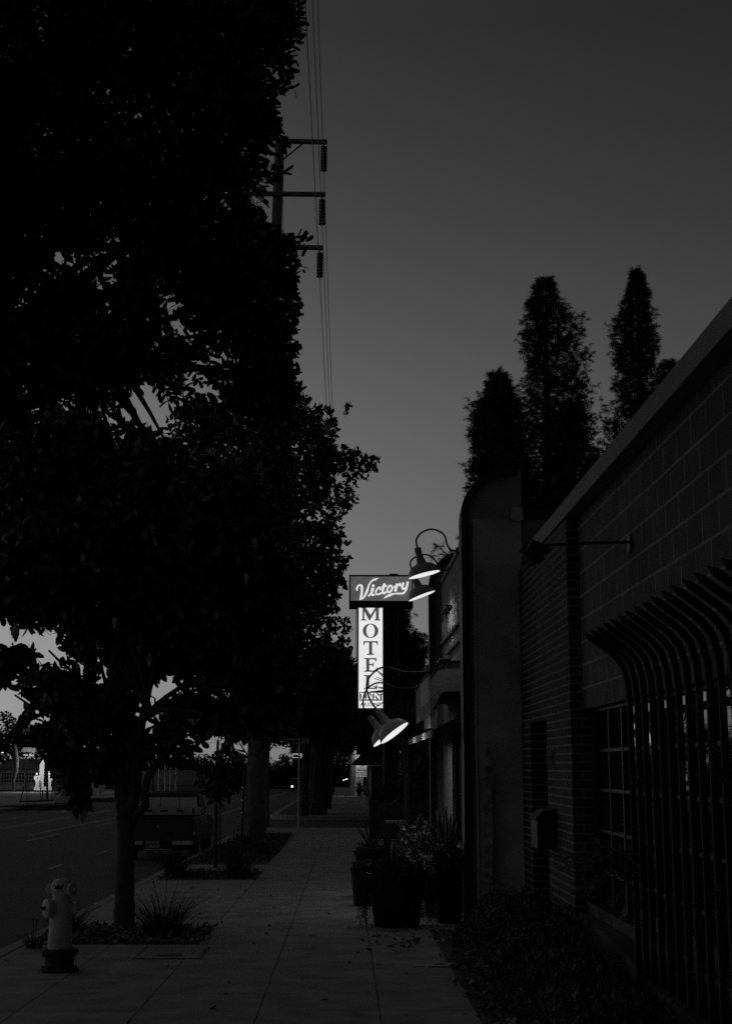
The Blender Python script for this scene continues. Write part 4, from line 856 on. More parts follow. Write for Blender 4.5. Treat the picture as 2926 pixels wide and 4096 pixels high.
m.build('stems', M_['bark'], t)
t = thing('snake_plant', 'tall snake plant with upright pale edged blades under the awning', 'potted plant', (1.38, 19.6, gz(19.6)))
m = MB(); m.box(1.2, 1.55, 18.9, 20.3, gz(19.6), gz(19.6)+.6); m.build('pot', M_['pot'], t, bevel=.01)
for yy in (19.1, 19.5, 19.9): spikes(t, 1.33, yy, gz(19.6)+.58, 9, .75, .065, .22)
x_, y_ = .38, 21.4; t = round_pot(x_, y_, .25, .66, 'smaller round planter behind the big one, with a spiky grass on top')
mound(t, x_, y_, gz(y_)+.63, .26, .12, 900, .035); spikes(t, x_, y_, gz(y_)+.62, 20, .5, .016, .32, 'grass')
x_, y_ = .27, 19.8; t = round_pot(x_, y_, .2, .5, 'short dark pot tucked behind the big planter, nearest the walk'); mound(t, x_, y_, gz(y_)+.48, .2, .12, 600, .035)

# --- tables, bench and trough beyond
def table(x0, x1, y0, y1, h, label, nm='patio_table'):
    g_ = gz(y0); t = thing(nm, label, 'table', ((x0+x1)/2, (y0+y1)/2, g_)); m = MB()
    k = y0
    while k < y1-.01: m.box(x0, x1, k, k+.11, g_+h-.035, g_+h); k += .125
    m.build('table_top', M_['trim'] if h > .8 else M_['wood'], t)  # the taller table gets a paler top
    for (a_, b_) in ((x0+.05, y0+.05), (x1-.05, y0+.05), (x0+.05, y1-.08), (x1-.05, y1-.08)):
        m = MB(); m.box(a_-.03, a_+.03, b_-.03, b_+.03, g_, g_+h-.036); m.build('leg', M_['wood'], t)
table(.86, 1.3, 30, 30.7, .83, 'high narrow pale slatted table beyond the planters')
table(1.12, 1.42, 27.0, 27.6, .62, 'low slatted table closer to the shop front than the high one')
t = thing('planter_trough', 'long dark wooden trough of tall grasses across the end of the patio', 'planter', (1.6, 40, gz(40)))
g_ = gz(40); m = MB()
for k in range(4): m.box(.70, 3.3, 39.95, 39.98, g_+.1+k*.255, g_+.34+k*.255)
m.box(.70, 3.3, 39.981, 40.5, g_+.05, g_+1.08); m.build('boards', M_['wood'], t)
m = MB(); m.box(.66, .74, 39.9, 40.0, g_, g_+1.14); m.box(1.2, 1.26, 39.9, 39.95, g_, g_+1.12); m.build('posts', M_['wood'], t)
n = 900; P = np.stack([rng.uniform(.72, 3.2, n), rng.uniform(40, 40.4, n), np.full(n, g_+1.05)], 1); arr_mesh('grasses', leaves(P, rng.normal(size=(n, 3))*.25+np.array([0, 0, 1]), .5*(.4+.8*rng.random(n)), .02), 10, M_['grass'], t)
t = thing('patio_bench', 'dark slatted bench with its back to the patio trough', 'bench', (1.7, 34, gz(34)))
g_ = gz(34); m = MB()
for k in range(5): m.box(.86, 2.6, 34, 34.03, g_+.5+k*.1, g_+.57+k*.1)
m.build('backrest', M_['wood'], t); m = MB()
for k in range(4): m.box(.86, 2.6, 33.5+k*.12, 33.6+k*.12, g_+.42, g_+.45)
m.build('seat', M_['wood'], t)
for x in (.9, 2.5):
    m = MB(); m.box(x, x+.06, 33.5, 33.56, g_, g_+.42); m.box(x, x+.06, 33.98, 34.0, g_, g_+1.0); m.box(x, x+.06, 33.56, 33.98, g_+.38, g_+.42); m.build('leg', M_['wood'], t)
# dracaenas beyond the shop
def draca(x, y, h, label, heads):
    t = thing('dracaena', label, 'tree', (x, y, gz(y))); m = MB(); B = []; D = []
    for (dx, dy, hh) in heads:
        m.tube([(x, y, gz(y)-.05), (x+dx*.3, y+dy*.3, hh*.5), (x+dx, y+dy, hh)], [.06, .045, .035], 7)
        k = 90; d = rand_dir(k, .25); B.append(np.repeat([[x+dx, y+dy, hh]], k, 0)); D.append(d)
    B = np.concatenate(B); D = np.concatenate(D); arr_mesh('leaves', leaves(B, D, .62*(.6+.5*rng.random(len(B))), .03, False, .06), 10, M_['grass'], t); m.build('trunk', M_['bark'], t, smooth=True)
draca(1.15, 26.5, 3, 'taller spiky dracaena beyond the shop front', [(0, 0, 2.45), (-.12, .2, 3.05), (.3, .3, 2.75)])
draca(1.3, 28.5, 2, 'shorter spiky dracaena under the taller one', [(0, 0, 1.45), (.3, .1, 1.75), (-.2, .2, 1.1)])
t = thing('patio_shrub', 'dark leafy shrub mass below the dracaenas', 'shrub', (2.0, 31, gz(31)))
for (a_, b_, r_, h_) in ((1.9, 31.5, .7, 1.3), (2.5, 33, .9, 1.7), (1.75, 26.2, .35, 1.0)): mound(t, a_, b_, gz(b_), r_, h_, 1500, .1, 'leaf3', .4)
m = MB(); m.tube([(1.9, 31.5, gz(31)), (1.9, 31.5, .6)], .04, 5); m.build('stems', M_['bark'], t)

# ================================================================ UTILITY POLE AND WIRES
YPL = 41.4
b0 = aY(1018, 3352, YPL); tp = aY(1118, 560, YPL); g_ = gz(YPL)
t = thing('utility_pole', 'massive weathered wooden utility pole leaning slightly, with three crossarms', 'utility pole', (b0[0], YPL, g_))
m = MB(); N = 14; pts = []; rs = []
for i in range(N+1):
    f = i/N; pts.append((b0[0]+(tp[0]-b0[0])*f, YPL, g_-.05+(tp[2]-g_+.05)*f)); rs.append(.315*(1-f)+.135*f+(.02 if i == 0 else 0))
m.tube(pts, rs, 20); m.build('pole', M_['polewood'], t, smooth=True)
def pole_x(z): return b0[0]+(tp[0]-b0[0])*(z-g_)/(tp[2]-g_)
ends = []
for (py, xl, xr, iy0, iy1, tilt) in ((568, 1118, 1308, 582, 690, 0), (778, 1018, 1301, 795, 905, .02), (991, 1060, 1292, 1008, 1115, .02)):
    a = aY(xl, py-3, YPL-.25); b = aY(xr, py, YPL-.25); m = MB(); m.tube([a, b], .085, 4); ca = m.build('crossarm', M_['polewood'], t)
    m = MB(); ic = aY(xr-13, iy0, YPL-.25); ie = aY(xr-13, iy1, YPL-.25); hgt_ = ic[2]-ie[2]; prof = [(.02, 0)]
    for k in range(8): prof += [(.03, .04+k*hgt_/8.6), (.105, .055+k*hgt_/8.6), (.1, .055+(k+.5)*hgt_/8.6), (.03, .06+(k+.62)*hgt_/8.6)]
    prof += [(.02, hgt_)]; m.lathe(prof, ic, (0, 0, -1), 12); m.tube([(ic[0], ic[1], ic[2]+.22), ic], .02, 5); m.build('insulator', M_['insul'], t); ends.append(ie)
m = MB(); a = aY(1210, 575, YPL-.25); b = aY(1130, 640, YPL-.25); m.tube([a, b], .03, 4); m.build('brace', M_['metal'], t)
m = MB(); a = aY(1028, 785, YPL-.25); b = aY(1078, 832, YPL-.25); m.tube([a, b], .03, 4); m.build('brace', M_['metal'], t)
m = MB(); m.tube([aY(1134, 590, YPL-.3), aY(1128, 1000, YPL-.3)], .012, 4); m.build('ground_wire', M_['metal'], t)
m = MB(); m.tube([(pole_x(g_)-.37, YPL-.1, g_), (pole_x(g_+1.8)-.34, YPL-.1, g_+2.0)], .035, 8); cd = m.build('conduit', M_['metal'], t)
for z_ in (.7, 1.05, 1.4): 
    m = MB(); m.lathe([(.045, 0), (.045, .05)], (pole_x(g_+z_)-.365, YPL-.1, g_+z_), n=10); m.build('band', M_['alum'], cd)
for sg in (-1, 1):
    m = MB(); xb = pole_x(2.0); m.tube([(xb+sg*.26, YPL-.25, 1.95), (xb+sg*.5, YPL-.25, 2.3)], .022, 5); m.build('brace', M_['metal'], t)
for i, e in enumerate(ends):
    m = MB(); pts = []
    for k in range(41):
        y = -6+k*5.0; sgm = ((y-YPL)/46.0); zz = e[2]-.0+.28*(abs(sgm)*(abs(sgm)-1.35)) if abs(sgm) < 1.4 else e[2]+.1*(abs(sgm)-1.4); pts.append((e[0], y, zz))
    m.tube(pts, .0115, 5, False); o = m.build('power_line', M_['black']); put(o, ['power line hanging from the topmost crossarm', 'power line hanging from the middle crossarm', 'power line hanging from the lowest crossarm'][i], 'power line', 'power lines along the street')
t = thing('street_light_pole', 'slim dark pole standing just right of the massive utility pole', 'pole', (-2.72, 50.5, gz(50.5)))
m = MB(); m.tube([(-2.72, 50.5, gz(50.5)), (-2.72, 50.5, 3), (-2.7, 50.5, 8)], [.095, .08, .06], 12); m.build('pole', M_['polewood'], t, smooth=True)
m = MB(); m.lathe([(.15, 0), (.15, .03), (.1, .06)], (-2.72, 50.5, gz(50.5)), n=12); m.build('base_plate', M_['metal'], t)
# street name signs
YS = 49.2
t = thing('street_name_sign', 'pale street name sign with dark letters on a thin post at the corner', 'street sign', (aY(1199,3308,YS)[0], YS, gz(YS)))
xs = aY(1196, 3000, YS)[0]; m = MB(); m.tube([(xs, YS, gz(YS)), (xs-.0, YS, 2.62)], .03, 8); m.build('post', M_['alum'], t)
a = aY(1146, 2953, YS); b = aY(1237, 2976, YS); m = MB(); m.box(a[0], b[0], YS-.012, YS+.012, b[2], a[2]); pn = m.build('sign_panel', M_['board'], t)
zc_ = (a[2]+b[2])/2
put_text('Raymond', .165, M_['black'], t, (a[0]+(b[0]-a[0])*.38, YS-.016, zc_), (90, 0, 0), 'lettering', sx=.72, offset=.003)
put_text('Ave', .085, M_['black'], t, (b[0]-.12, YS-.016, zc_+.045), (90, 0, 0), 'small_lettering'); put_text('200', .085, M_['black'], t, (b[0]-.12, YS-.016, zc_-.05), (90, 0, 0), 'small_lettering')
m = MB(); m.box(xs-.03, xs+.03, YS-.02, YS+.02, a[2], a[2]+.09); m.box(xs-.01, xs+.01, YS-.25, YS+.25, a[2]+.09, a[2]+.28); m.build('cross_panel', M_['metal'], t)
YW2 = 92
t = thing('lit_street_sign', 'lit street name sign glowing white on black far down the street', 'street sign', (aY(1230,3100,YW2)[0], YW2, gz(YW2)))
a = aY(1170, 3015, YW2); b = aY(1230, 3031, YW2); m = MB(); m.box(a[0], b[0], YW2-.05, YW2+.05, b[2], a[2]); m.build('sign_panel', M_['black'], t)
w_e = emat('sign_glow', .8, 1.0); d_ = .022; m = MB()
m.box(a[0]+.01, b[0]-.01, YW2-.06, YW2-.051, a[2]-d_*1.6, a[2]-.005); m.box(a[0]+.01, b[0]-.01, YW2-.06, YW2-.051, b[2]+.005, b[2]+d_); m.box(a[0]+.01, a[0]+.01+d_, YW2-.06, YW2-.051, b[2]+d_, a[2]-d_*1.6); m.build('lit_border', w_e, t)
put_text('Western', .155, w_e, t, (a[0]+.62, YW2-.06, (a[2]+b[2])/2-.01), (90, 0, 0), 'lettering', offset=.004)
m = MB(); m.tube([(b[0]+.1, YW2, gz(YW2)), (b[0]+.1, YW2, 5)], .09, 8); m.tube([(b[0]+.1, YW2, a[2]+.1), (a[0]+.2, YW2, a[2]+.1)], .03, 6); m.build('post', M_['metal'], t)
# sapling with stake
t = thing('sapling_tree', 'thin staked sapling with a few drooping magnolia leaves behind the truck', 'tree', (-2.5, 28.4, gz(28.4)))
def ps(x, y, d=0): return aY(x, y, 28.4+d)
m = MB(); m.tube([ps(862,3472), ps(862,3400), ps(864,3200), ps(868,3050), ps(872,2960)], [.05, .045, .04, .035, .025], 9); m.build('trunk', M_['smooth_bark'], t)
m = MB(); m.tube([ps(880,3440,.3), ps(880,3200,.3), ps(878,3060,.3)], .018, 6); m.tube([ps(880,3170,.3), ps(864,3168)], .012, 5); m.build('stake', M_['wood'], t)
m = MB(); limb_tree(ps(866,3190), [ps(815,3140), ps(830,3190), ps(900,3130), ps(920,3215), ps(885,3080), ps(900,3240), ps(935,3000), ps(850,3050)], .02, m); m.build('limbs', M_['smooth_bark'], t)
Bs = [(455,1728,16),(468,1745,20),(482,1760,16),(500,1735,18),(492,1715,16),(515,1745,10),(505,1760,12),(470,1705,12),(510,1712,14),(520,1680,16),(500,1670,14),(480,1690,14)]
arr_mesh('crown', rosettes(pxblobs(Bs, 28.4, .35, 85), 7, .17, .06, -.1), 10, M_['leaf'], t)
blossom(ps(942, 3050), .3, 1).build('blossom', M_['petal'], t)

# ================================================================ PICKUP TRUCK
ty = 33.7; tx = -4.29; tz = gz(35)-.15
t = thing('pickup_truck', 'dark old pickup truck parked at the kerb, seen from behind', 'truck', (tx, ty, tz))
def tb(name, mt, x0, x1, y0, y1, z0, z1, bev=.012, parent=None):
    m = MB(); m.box(tx+x0, tx+x1, ty+y0, ty+y1, tz+z0, tz+z1); return m.build(name, mt, parent or t, bevel=bev)
m = MB()
body = [(-.84,.36),(-.86,.55),(-.85,.78),(-.81,.96),(-.75,.985),(.75,.985),(.81,.96),(.85,.78),(.86,.55),(.84,.36)]
m.prism([(tx+a, tz+b) for a, b in [(-.84,.36),(-.86,.55),(-.85,.78),(-.81,.97),(-.73,.975),(-.73,.62),(.73,.62),(.73,.975),(.81,.97),(.85,.78),(.86,.55),(.84,.36)]], 'y', ty+.05, ty+1.95)
m.prism([(tx+a, tz+b) for a, b in body], 'y', ty+1.952, ty+3.1)
m.prism([(ty+3.101, tz+.36), (ty+3.101, tz+.97), (ty+4.3, tz+.9), (ty+4.45, tz+.8), (ty+4.45, tz+.36)], 'x', tx-.84, tx+.84)
m.build('body', M_['car'], t, bevel=.02)
cabp = [(ty+1.96, .99), (ty+2.06, 1.30), (ty+2.18, 1.50), (ty+2.35, 1.545), (ty+2.9, 1.53), (ty+3.25, 1.0)]
m = MB(); vs = []
for (yy, zz) in cabp:
    w = .80-(zz-.99)*.26; vs += [(tx-w, yy, tz+zz), (tx+w, yy, tz+zz)]
n_ = len(cabp); m.add(vs, [(2*i, 2*i+1, 2*i+3, 2*i+2) for i in range(n_-1)]+[tuple(range(0, 2*n_, 2)), tuple(range(2*n_-1, 0, -2))]+[(0, 1, 2*n_-1, 2*n_-2)]); cab = m.build('cab', M_['car'], t, bevel=.015)
m = MB(); vs = []
for (x0, x1) in ((-.69, -.25), (-.235, .235), (.25, .69)):
    m.add([(tx+x0, ty+1.962, tz+1.03), (tx+x1, ty+1.962, tz+1.03), (tx+x1*.93, ty+2.062, tz+1.40), (tx+x0*.93, ty+2.062, tz+1.40)], [(0, 1, 2, 3)])
rw = m.build('rear_window', mat('sky_toned_glass', .5, .12, .2, 2, 0, 0, .8), t)  # sky showing in the glass is painted as its pale base colour
rv = tb('mirror', M_['black'], -.32, -.2, 2.9, 2.92, 1.2, 1.26, .004)
m = MB(); m.prism([(tx-.78, tz+.43), (tx+.78, tz+.43), (tx+.76, tz+.965), (tx-.76, tz+.965)], 'y', ty, ty+.048); tg = m.build('tailgate', M_['car'], t, bevel=.012)
tb('tailgate_lip', M_['car'], -.78, .78, -.02, .06, .966, .99, .006, tg); tb('handle', M_['metal'], .16, .32, -.012, -.001, .6, .64, .004, tg)
m = MB(); m.lathe([(.034, 0), (.034, .006)], (tx-.02, ty-.001, tz+.78), (0, -1, 0), 16); m.build('round_sticker', M_['trim'], tg)
for sg in (-1, 1):
    L_ = tb('tail_light', M_['red'], sg*.835-.055, sg*.835+.02, -.01, .049, .58, .86, .006); tb('reflector', M_['alum'], sg*.835-.045, sg*.835+.012, -.016, -.011, .585, .66, .002, L_)
bp_ = tb('bumper', M_['chrome'], -.8, -.33, -.2, -.06, .36, .47, .02); tb('bumper', M_['chrome'], .33, .8, -.2, -.06, .36, .47, .02); tb('bumper_step', M_['black'], -.329, .329, -.19, -.06, .29, .43, .01); tb('step_strip', M_['chrome'], -.33, .33, -.21, -.19, .262, .288, .004)
pl_ = tb('number_plate', M_['plate'], -.27, .05, -.2, -.192, .31, .465, .004)
put_text('8W 62362', .075, M_['black'], pl_, (tx-.11, ty-.204, tz+.385), (90, 0, 0), 'plate_number', sx=.85)
bx = tb('toolbox', M_['alum'], -.78, .78, 1.35, 1.9, .99, 1.17, .015)
for x_ in (-.42, -.06, .32): tb('latch', M_['metal'], x_-.08, x_+.08, 1.335, 1.349, 1.07, 1.12, .004, bx)
tb('lock', M_['black'], .62, .66, 1.33, 1.349, 1.02, 1.14, .004, bx)
for sg in (-1, 1):
    for yy in (.85, 3.75):
        m = MB(); m.lathe([(.2, -.1), (.33, -.1), (.345, -.07), (.345, .07), (.33, .1), (.2, .1)], (tx+sg*.72, ty+yy, tz+.345), (1, 0, 0), 24); w = m.build('wheel', M_['tyre'], t, smooth=True)
        m = MB(); m.lathe([(.01, -.06), (.2, -.06), (.2, .09), (.12, .07), (.01, .07)], (tx+sg*.72, ty+yy, tz+.345), (sg, 0, 0), 16); m.build('rim', M_['alum'], w, smooth=True)
tb('underbody', M_['black'], -.6, .6, .2, 4.2, .22, .36, 0)

# ================================================================ MANSARD-ROOFED MOTEL OFFICE
t = thing('motel_office', 'low building with a flared shingle roof, brick column and dark porch beyond the planters', 'building', (3.2, 66, gz(66)))
YM = 64.5
def pm(x, y, Y=YM): p = aY(x, y, Y); return (p[0], p[2])
prof = [pm(1411,3054), pm(1440,3028), pm(1464,2990), pm(1480,2940), pm(1492,2880), pm(1500,2840)]
xr = pm(1562, 3050)[0]+5.5; m = MB(); vs = []; n_ = len(prof); x0_ = prof[0][0]
for (x, z) in prof:
    s_ = x-x0_; vs += [(x, YM+s_, z), (xr, YM+s_, z), (x, YM+14, z)]
fs = []
for i in range(n_-1): fs += [(3*i, 3*i+1, 3*i+4, 3*i+3), (3*i, 3*i+3, 3*i+5, 3*i+2)]
fs.append((3*n_-3, 3*n_-2, 3*n_-1)); m.add(vs, fs); rf = m.build('roof', M_['shingle'], t)
m = MB()
for i in range(7):
    u = i/6.5; pts = []
    for (x, z) in prof: s_ = x-x0_; pts.append((x+(pm(1562,3050)[0]-x)*u*(1 if i else 0)+.0, YM+s_-.02, z+.02))
    m.tube(pts, .035, 4, False)
m.build('hip_ridge', M_['shingle'], rf)
m = MB(); m.box(x0_, xr, YM, YM+.12, prof[0][1]-.09, prof[0][1]); m.box(x0_, x0_+.12, YM+.121, YM+14, prof[0][1]-.09, prof[0][1]); m.build('eave_board', M_['metal'], t)
m = MB(); m.box(x0_+.121, xr, YM+.121, YM+14, prof[0][1]-.05, prof[0][1]-.02); m.build('porch_ceiling', M_['soffit'], t)
g_ = gz(YM); a = pm(1467, 3060); b = pm(1473, 3060)
for (xl, xr_, mt, nm_, dy) in ((1466,1475,'trim','post',0.15),(1500,1523,'brickx','brick_column',.6),(1561,1567,'trim','post',.15)):
    m = MB(); a = pm(xl, 3060, YM+dy)[0]; b = pm(xr_, 3060, YM+dy)[0]; m.box(a, b, YM+dy, YM+dy+(b-a), g_, prof[0][1]-.095); m.build(nm_, M_[mt], t)
m = MB(); m.box(pm(1484,3060,YM+3)[0], xr, YM+3, YM+10, g_, prof[0][1]-.096); m.build('wall', M_['stuccod'], t)
m = MB(); m.box(pm(1490,3060,YM+2.9)[0], pm(1497,3060,YM+2.9)[0], YM+2.9, YM+2.99, g_+.9, g_+2.0); m.build('window', M_['glass'], t)
a = pm(1530, 2966, YM); b = pm(1561, 3044, YM); m = MB(); m.box(a[0], b[0], YM-.05, YM-.02, b[1], a[1]); sgp = m.build('roof_sign', M_['board'], t)
m = MB(); xc_ = (a[0]+b[0])/2
for (py, h_, w_) in ((2990, .1, .14), (3018, .07, .12), (3034, .07, .11)):
    zz = pm(1545, py)[1]; m.prism([(xc_+w_*math.cos(k*math.pi/8), zz+h_*math.sin(k*math.pi/8)) for k in range(16)], 'y', YM-.056, YM-.051)
m.box(a[0]+.03, b[0]-.03, YM-.056, YM-.051, pm(1545, 3004)[1]-.02, pm(1545, 3004)[1]+.01); m.build('sign_marks', M_['black'], sgp)
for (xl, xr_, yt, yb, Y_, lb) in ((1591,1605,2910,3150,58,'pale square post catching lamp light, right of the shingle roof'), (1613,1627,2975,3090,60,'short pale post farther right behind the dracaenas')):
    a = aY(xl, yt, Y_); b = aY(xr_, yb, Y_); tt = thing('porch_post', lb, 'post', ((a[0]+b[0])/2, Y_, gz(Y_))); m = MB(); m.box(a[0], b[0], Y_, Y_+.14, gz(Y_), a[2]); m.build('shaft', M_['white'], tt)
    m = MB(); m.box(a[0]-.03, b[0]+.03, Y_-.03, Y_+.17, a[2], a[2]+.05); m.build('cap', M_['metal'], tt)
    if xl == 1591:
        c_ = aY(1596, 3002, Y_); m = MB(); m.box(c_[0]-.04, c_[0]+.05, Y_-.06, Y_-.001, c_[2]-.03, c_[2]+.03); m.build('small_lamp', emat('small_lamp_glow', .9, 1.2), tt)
# ---- far lit shop wall and its hanging sign
YB = 116
def pb(x, y, Y=YB): p = aY(x, y, Y); return (p[0], p[2])
t = thing('far_shop_building', 'far shop with one lamplit white wall at the end of the pavement', 'building', (2.4, YB, gz(YB)))
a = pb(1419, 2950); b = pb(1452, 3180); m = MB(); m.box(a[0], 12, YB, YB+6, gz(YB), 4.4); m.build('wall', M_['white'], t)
m = MB(); m.box(b[0], b[0]+1.2, YB-.04, YB-.001, gz(YB), pb(0, 3100)[1]); m.build('doorway', M_['black'], t)
m = MB(); m.box(a[0]-.25, a[0]-.002, YB+.1, YB+40, gz(YB), 4.2); m.build('side_wall', M_['stuccod'], t)
m = MB(); m.box(a[0]-.3, 12, YB-.5, YB+.2, 4.401, 4.6); m.build('eave', M_['metal'], t)
lp = bpy.data.lights.new('wall_lamp_light', 'POINT'); lp.energy = 60; lp.shadow_soft_size = .12; lo = bpy.data.objects.new('wall_lamp_light', lp); C.objects.link(lo); lo.parent = t; lo.location = (b[0]-.35-2.4, -1.3, 3.4-gz(YB))
m = MB(); m.ball((b[0]-.35, YB-1.15, 4.1), .1, 10, 6); m.tube([(b[0]-.35, YB-1.15, 4.15), (b[0]-.35, YB-.3, 4.42)], .02, 5); m.build('wall_lamp', emat('bulb_glow', 1.0, 3), t)
ts = thing('shop_sign_board', 'hanging board of lit shop signs stacked one over another', 'sign', (pb(1447, 3000)[0], YB-2.5, 3.6))
YY = YB-2.5; rows = [(2996, 3014, 'RAY', .3, 'board', 1425), (3019, 3052, '', .2, 'lit', 1424), (3058, 3070, 'SUSHI', .24, 'lit', 1424), (3072, 3089, 'M massage', .22, 'mid', 1424), (3091, 3107, 'Q NAILS', .26, 'mid', 1424)]
lit2 = emat('shop_sign_lit', .40, 1.0, .1); mid2 = emat('shop_sign_mid', .20, 1.0, .1)
for (y0_, y1_, tx_, sz_, k_, xl) in rows:
    a = pb(xl, y0_, YY); b = pb(1471, y1_, YY); m = MB(); m.box(a[0], b[0], YY-.06, YY, b[1], a[1]); pp = m.build('sign_panel', {'board': M_['board'], 'lit': lit2, 'mid': mid2}[k_], ts)
    if tx_: put_text(tx_, sz_, M_['black'], pp, ((a[0]+b[0])/2, YY-.066, (a[1]+b[1])/2), (90, 0, 0), 'lettering', sx=.72, offset=.005)
m = MB(); a = pb(1423, 2994, YY); b = pb(1472, 3108, YY); m.box(a[0], b[0], YY+.001, YY+.05, b[1], a[1]); m.tube([(b[0]-.1, YY+.03, 4.5), (b[0]-.1, YY+.03, a[1])], .03, 5); m.tube([(a[0]+.1, YY+.03, 4.5), (a[0]+.1, YY+.03, a[1])], .03, 5); m.build('frame', M_['metal'], ts)
t = thing('slatted_bench', 'grey slatted bench against the lamplit wall', 'bench', (pb(1460,3160)[0], YB-3, gz(YB))); c_ = pb(1456, 3170, YB-3)[0]
m = MB(); [m.box(c_-.25, c_+.5, YB-3.1, YB-3.06, gz(YB)+.45+k*.16, gz(YB)+.56+k*.16) for k in range(3)]; m.build('backrest', M_['trim'], t); m = MB(); m.box(c_-.25, c_+.5, YB-3.5, YB-3.11, gz(YB)+.4, gz(YB)+.44); m.build('seat', M_['wood'], t)
for x_ in (c_-.22, c_+.44):
    m = MB(); m.box(x_, x_+.05, YB-3.5, YB-3.1, gz(YB), gz(YB)+.399); m.build('leg', M_['metal'], t)
t = thing('potted_shrub', 'small dark potted shrub beside the slatted bench', 'potted plant', (pb(1435,3170)[0], YB-3, gz(YB))); c_ = pb(1436, 3170, YB-3)[0]
mound(t, c_, YB-3, gz(YB)+.35, .26, .75, 500, .1, 'leaf3'); m = MB(); m.lathe([(.14, 0), (.2, .4), (.001, .39)], (c_, YB-3, gz(YB)), n=14); m.build('pot', M_['pot'], t)
# string of small lights
t = thing('string_lights', 'short string of tiny lights far along the pavement', 'string lights', (pb(1380, 3118, 125)[0], 125, pb(1380, 3118, 125)[1]))
m = MB()
for k, (x, y) in enumerate(((1372,3121),(1376,3120),(1381,3118),(1385,3116),(1388,3115.5))): 
    mm = MB(); mm.ball(aY(x, y, 125), .03, 8, 5); mm.build('bulb', emat('bulb_glow2', 1.0, 3), t)
m.tube([aY(1368, 3120, 125), aY(1380, 3118, 125), aY(1394, 3112, 125)], .008, 4); m.build('cable', M_['black'], t)

# ================================================================ FAR BACKGROUND
YF = 150; gf = gz(YF)
def pf(x, y, Y=YF): p = aY(x, y, Y); return (p[0], p[2])
def far_tree(x1, yt, r, Y, label, n=1500, trunk=True, flat_=.8):
    """crown centred at photo px (x1) with its top at yt (source px), radius r in px"""
    c = aY(x1, yt+r*flat_, Y); R_ = r*Y/F_; t = thing('far_tree', label, 'tree', (c[0], Y, gz(Y)), 'trees far across the road')
    nb = 16; cs = [(c[0]+random.uniform(-.75, .75)*R_, Y+random.uniform(-.6, .6)*R_, c[2]+random.uniform(-.9, .55)*R_*flat_, R_*random.uniform(.25, .5)) for _ in range(nb)]
    idx = rng.integers(0, nb, n); cc = np.array(cs)[idx]; q_ = rand_dir(n)*(rng.random((n, 1))**.4); P = cc[:, :3]+q_*cc[:, 3:4]
    low = rng.random(n) < .45; z0 = gz(Y)+.6; P[low, 0] = c[0]+rng.normal(size=low.sum())*R_*.5; P[low, 2] = z0+rng.random(low.sum())*(c[2]-z0)
    s = R_*.085; arr_mesh('crown', rosettes(P, 5, s, s*.6, .1), 10, M_['far'], t)
    m = MB(); m.tube([(c[0], Y, gz(Y)-.2), (c[0], Y, c[2])], [R_*.07, R_*.04], 7); m.build('trunk', M_['bark'], t); return t
W = ['broad', 'rounded', 'ragged', 'low', 'tall', 'bushy', 'spreading', 'narrow']
far = [(60,2840,105,185,'broad dark tree rising highest at the left edge beyond the gas station'),(150,2905,60,190,'smaller rounded tree beside the highest one beyond the gas station'),(215,2960,90,188,'rounded tree behind the pumps'),(330,2975,90,185,'dark tree above the pale utility cabinet'),
       (440,2990,85,182,'dark tree seen left of the near trunk'),(545,3000,80,180,'dark tree between the near trunk and its right branch'),(640,2995,85,180,'broad dark tree above the pickup truck'),(735,3000,80,178,'bushy dark tree right above the truck cab'),
       (830,2985,85,176,'dark tree behind the staked sapling'),(920,2985,85,176,'tall dark tree left of the massive utility pole'),(1010,3000,70,178,'dark tree hidden mostly by the massive utility pole'),(1085,3040,50,200,'low tree under the small gap of sky right of the utility pole'),
       (1150,3010,65,190,'dark tree behind the lit street sign'),(1230,2960,80,180,'tall dark tree behind the nearest street trees'),(1310,2990,70,185,'farthest dark tree closing the view down the street'),(-60,2900,110,185,'dark tree just off the left edge of the picture'),(1400,3010,60,240,'dark tree at the end of the pavement')]
for a in far: far_tree(*a)
# hedge-like dark band at the end of the road
o = ground_leaves('distant_hedge', 9000, (-60, 8), (186, 200), 1.5, M_['far'], .2, 'stuff', None, 1.5)
put(o, 'dark mass of distant shrubbery closing the far end of the road', 'distant shrubbery', None, 'stuff')
# gas station
t = thing('gas_station', 'low building with a gable roof and gridded garage windows across the road at far left', 'building', (pf(60, 3150)[0], 162, gz(162)))
Yg = 160
def pg(x, y): return pf(x, y, Yg)
x0, x1 = pg(-140, 3100)[0], pg(152, 3100)[0]; zt = pg(0, 3078)[1]; zb = gz(Yg); zs = pg(0, 3131)[1]; zh = pg(0, 3090)[1]
m = MB(); m.box(x0, x1, Yg+.3, Yg+9, zb, zt); m.build('wall', M_['stuccod'], t)
m = MB(); m.box(x0, x1, Yg-.05, Yg+.299, zb, zs-.25); m.build('base_wall', M_['concrete'], t)
m = MB(); xm = pg(78, 3000)[0]; m.prism([(pg(-60, 3072)[0], zt+.01), (x1+.4, zt+.01), (x1-.3, pg(0, 3052)[1]), (xm, pg(0, 3034)[1])], 'y', Yg-.6, Yg+9.2); m.build('roof', M_['shingle'], t, bevel=.03)
for (a, b) in ((-40, 0), (5, 46), (52, 98), (104, 148)):
    m = MB(); xa, xb = pg(a, 3100)[0], pg(b, 3100)[0]; m.box(xa, xb, Yg+.24, Yg+.28, zs, zh); w = m.build('window', M_['glass'], t); m = MB()
    for k in range(5): xx = xa+(xb-xa)*k/4; m.box(xx-.025, xx+.025, Yg+.18, Yg+.235, zs, zh)
    for k in range(4): zz = zs+(zh-zs)*k/3; m.box(xa, xb, Yg+.2, Yg+.232, zz-.025, zz+.025)
    m.build('frame', M_['trim'], w)
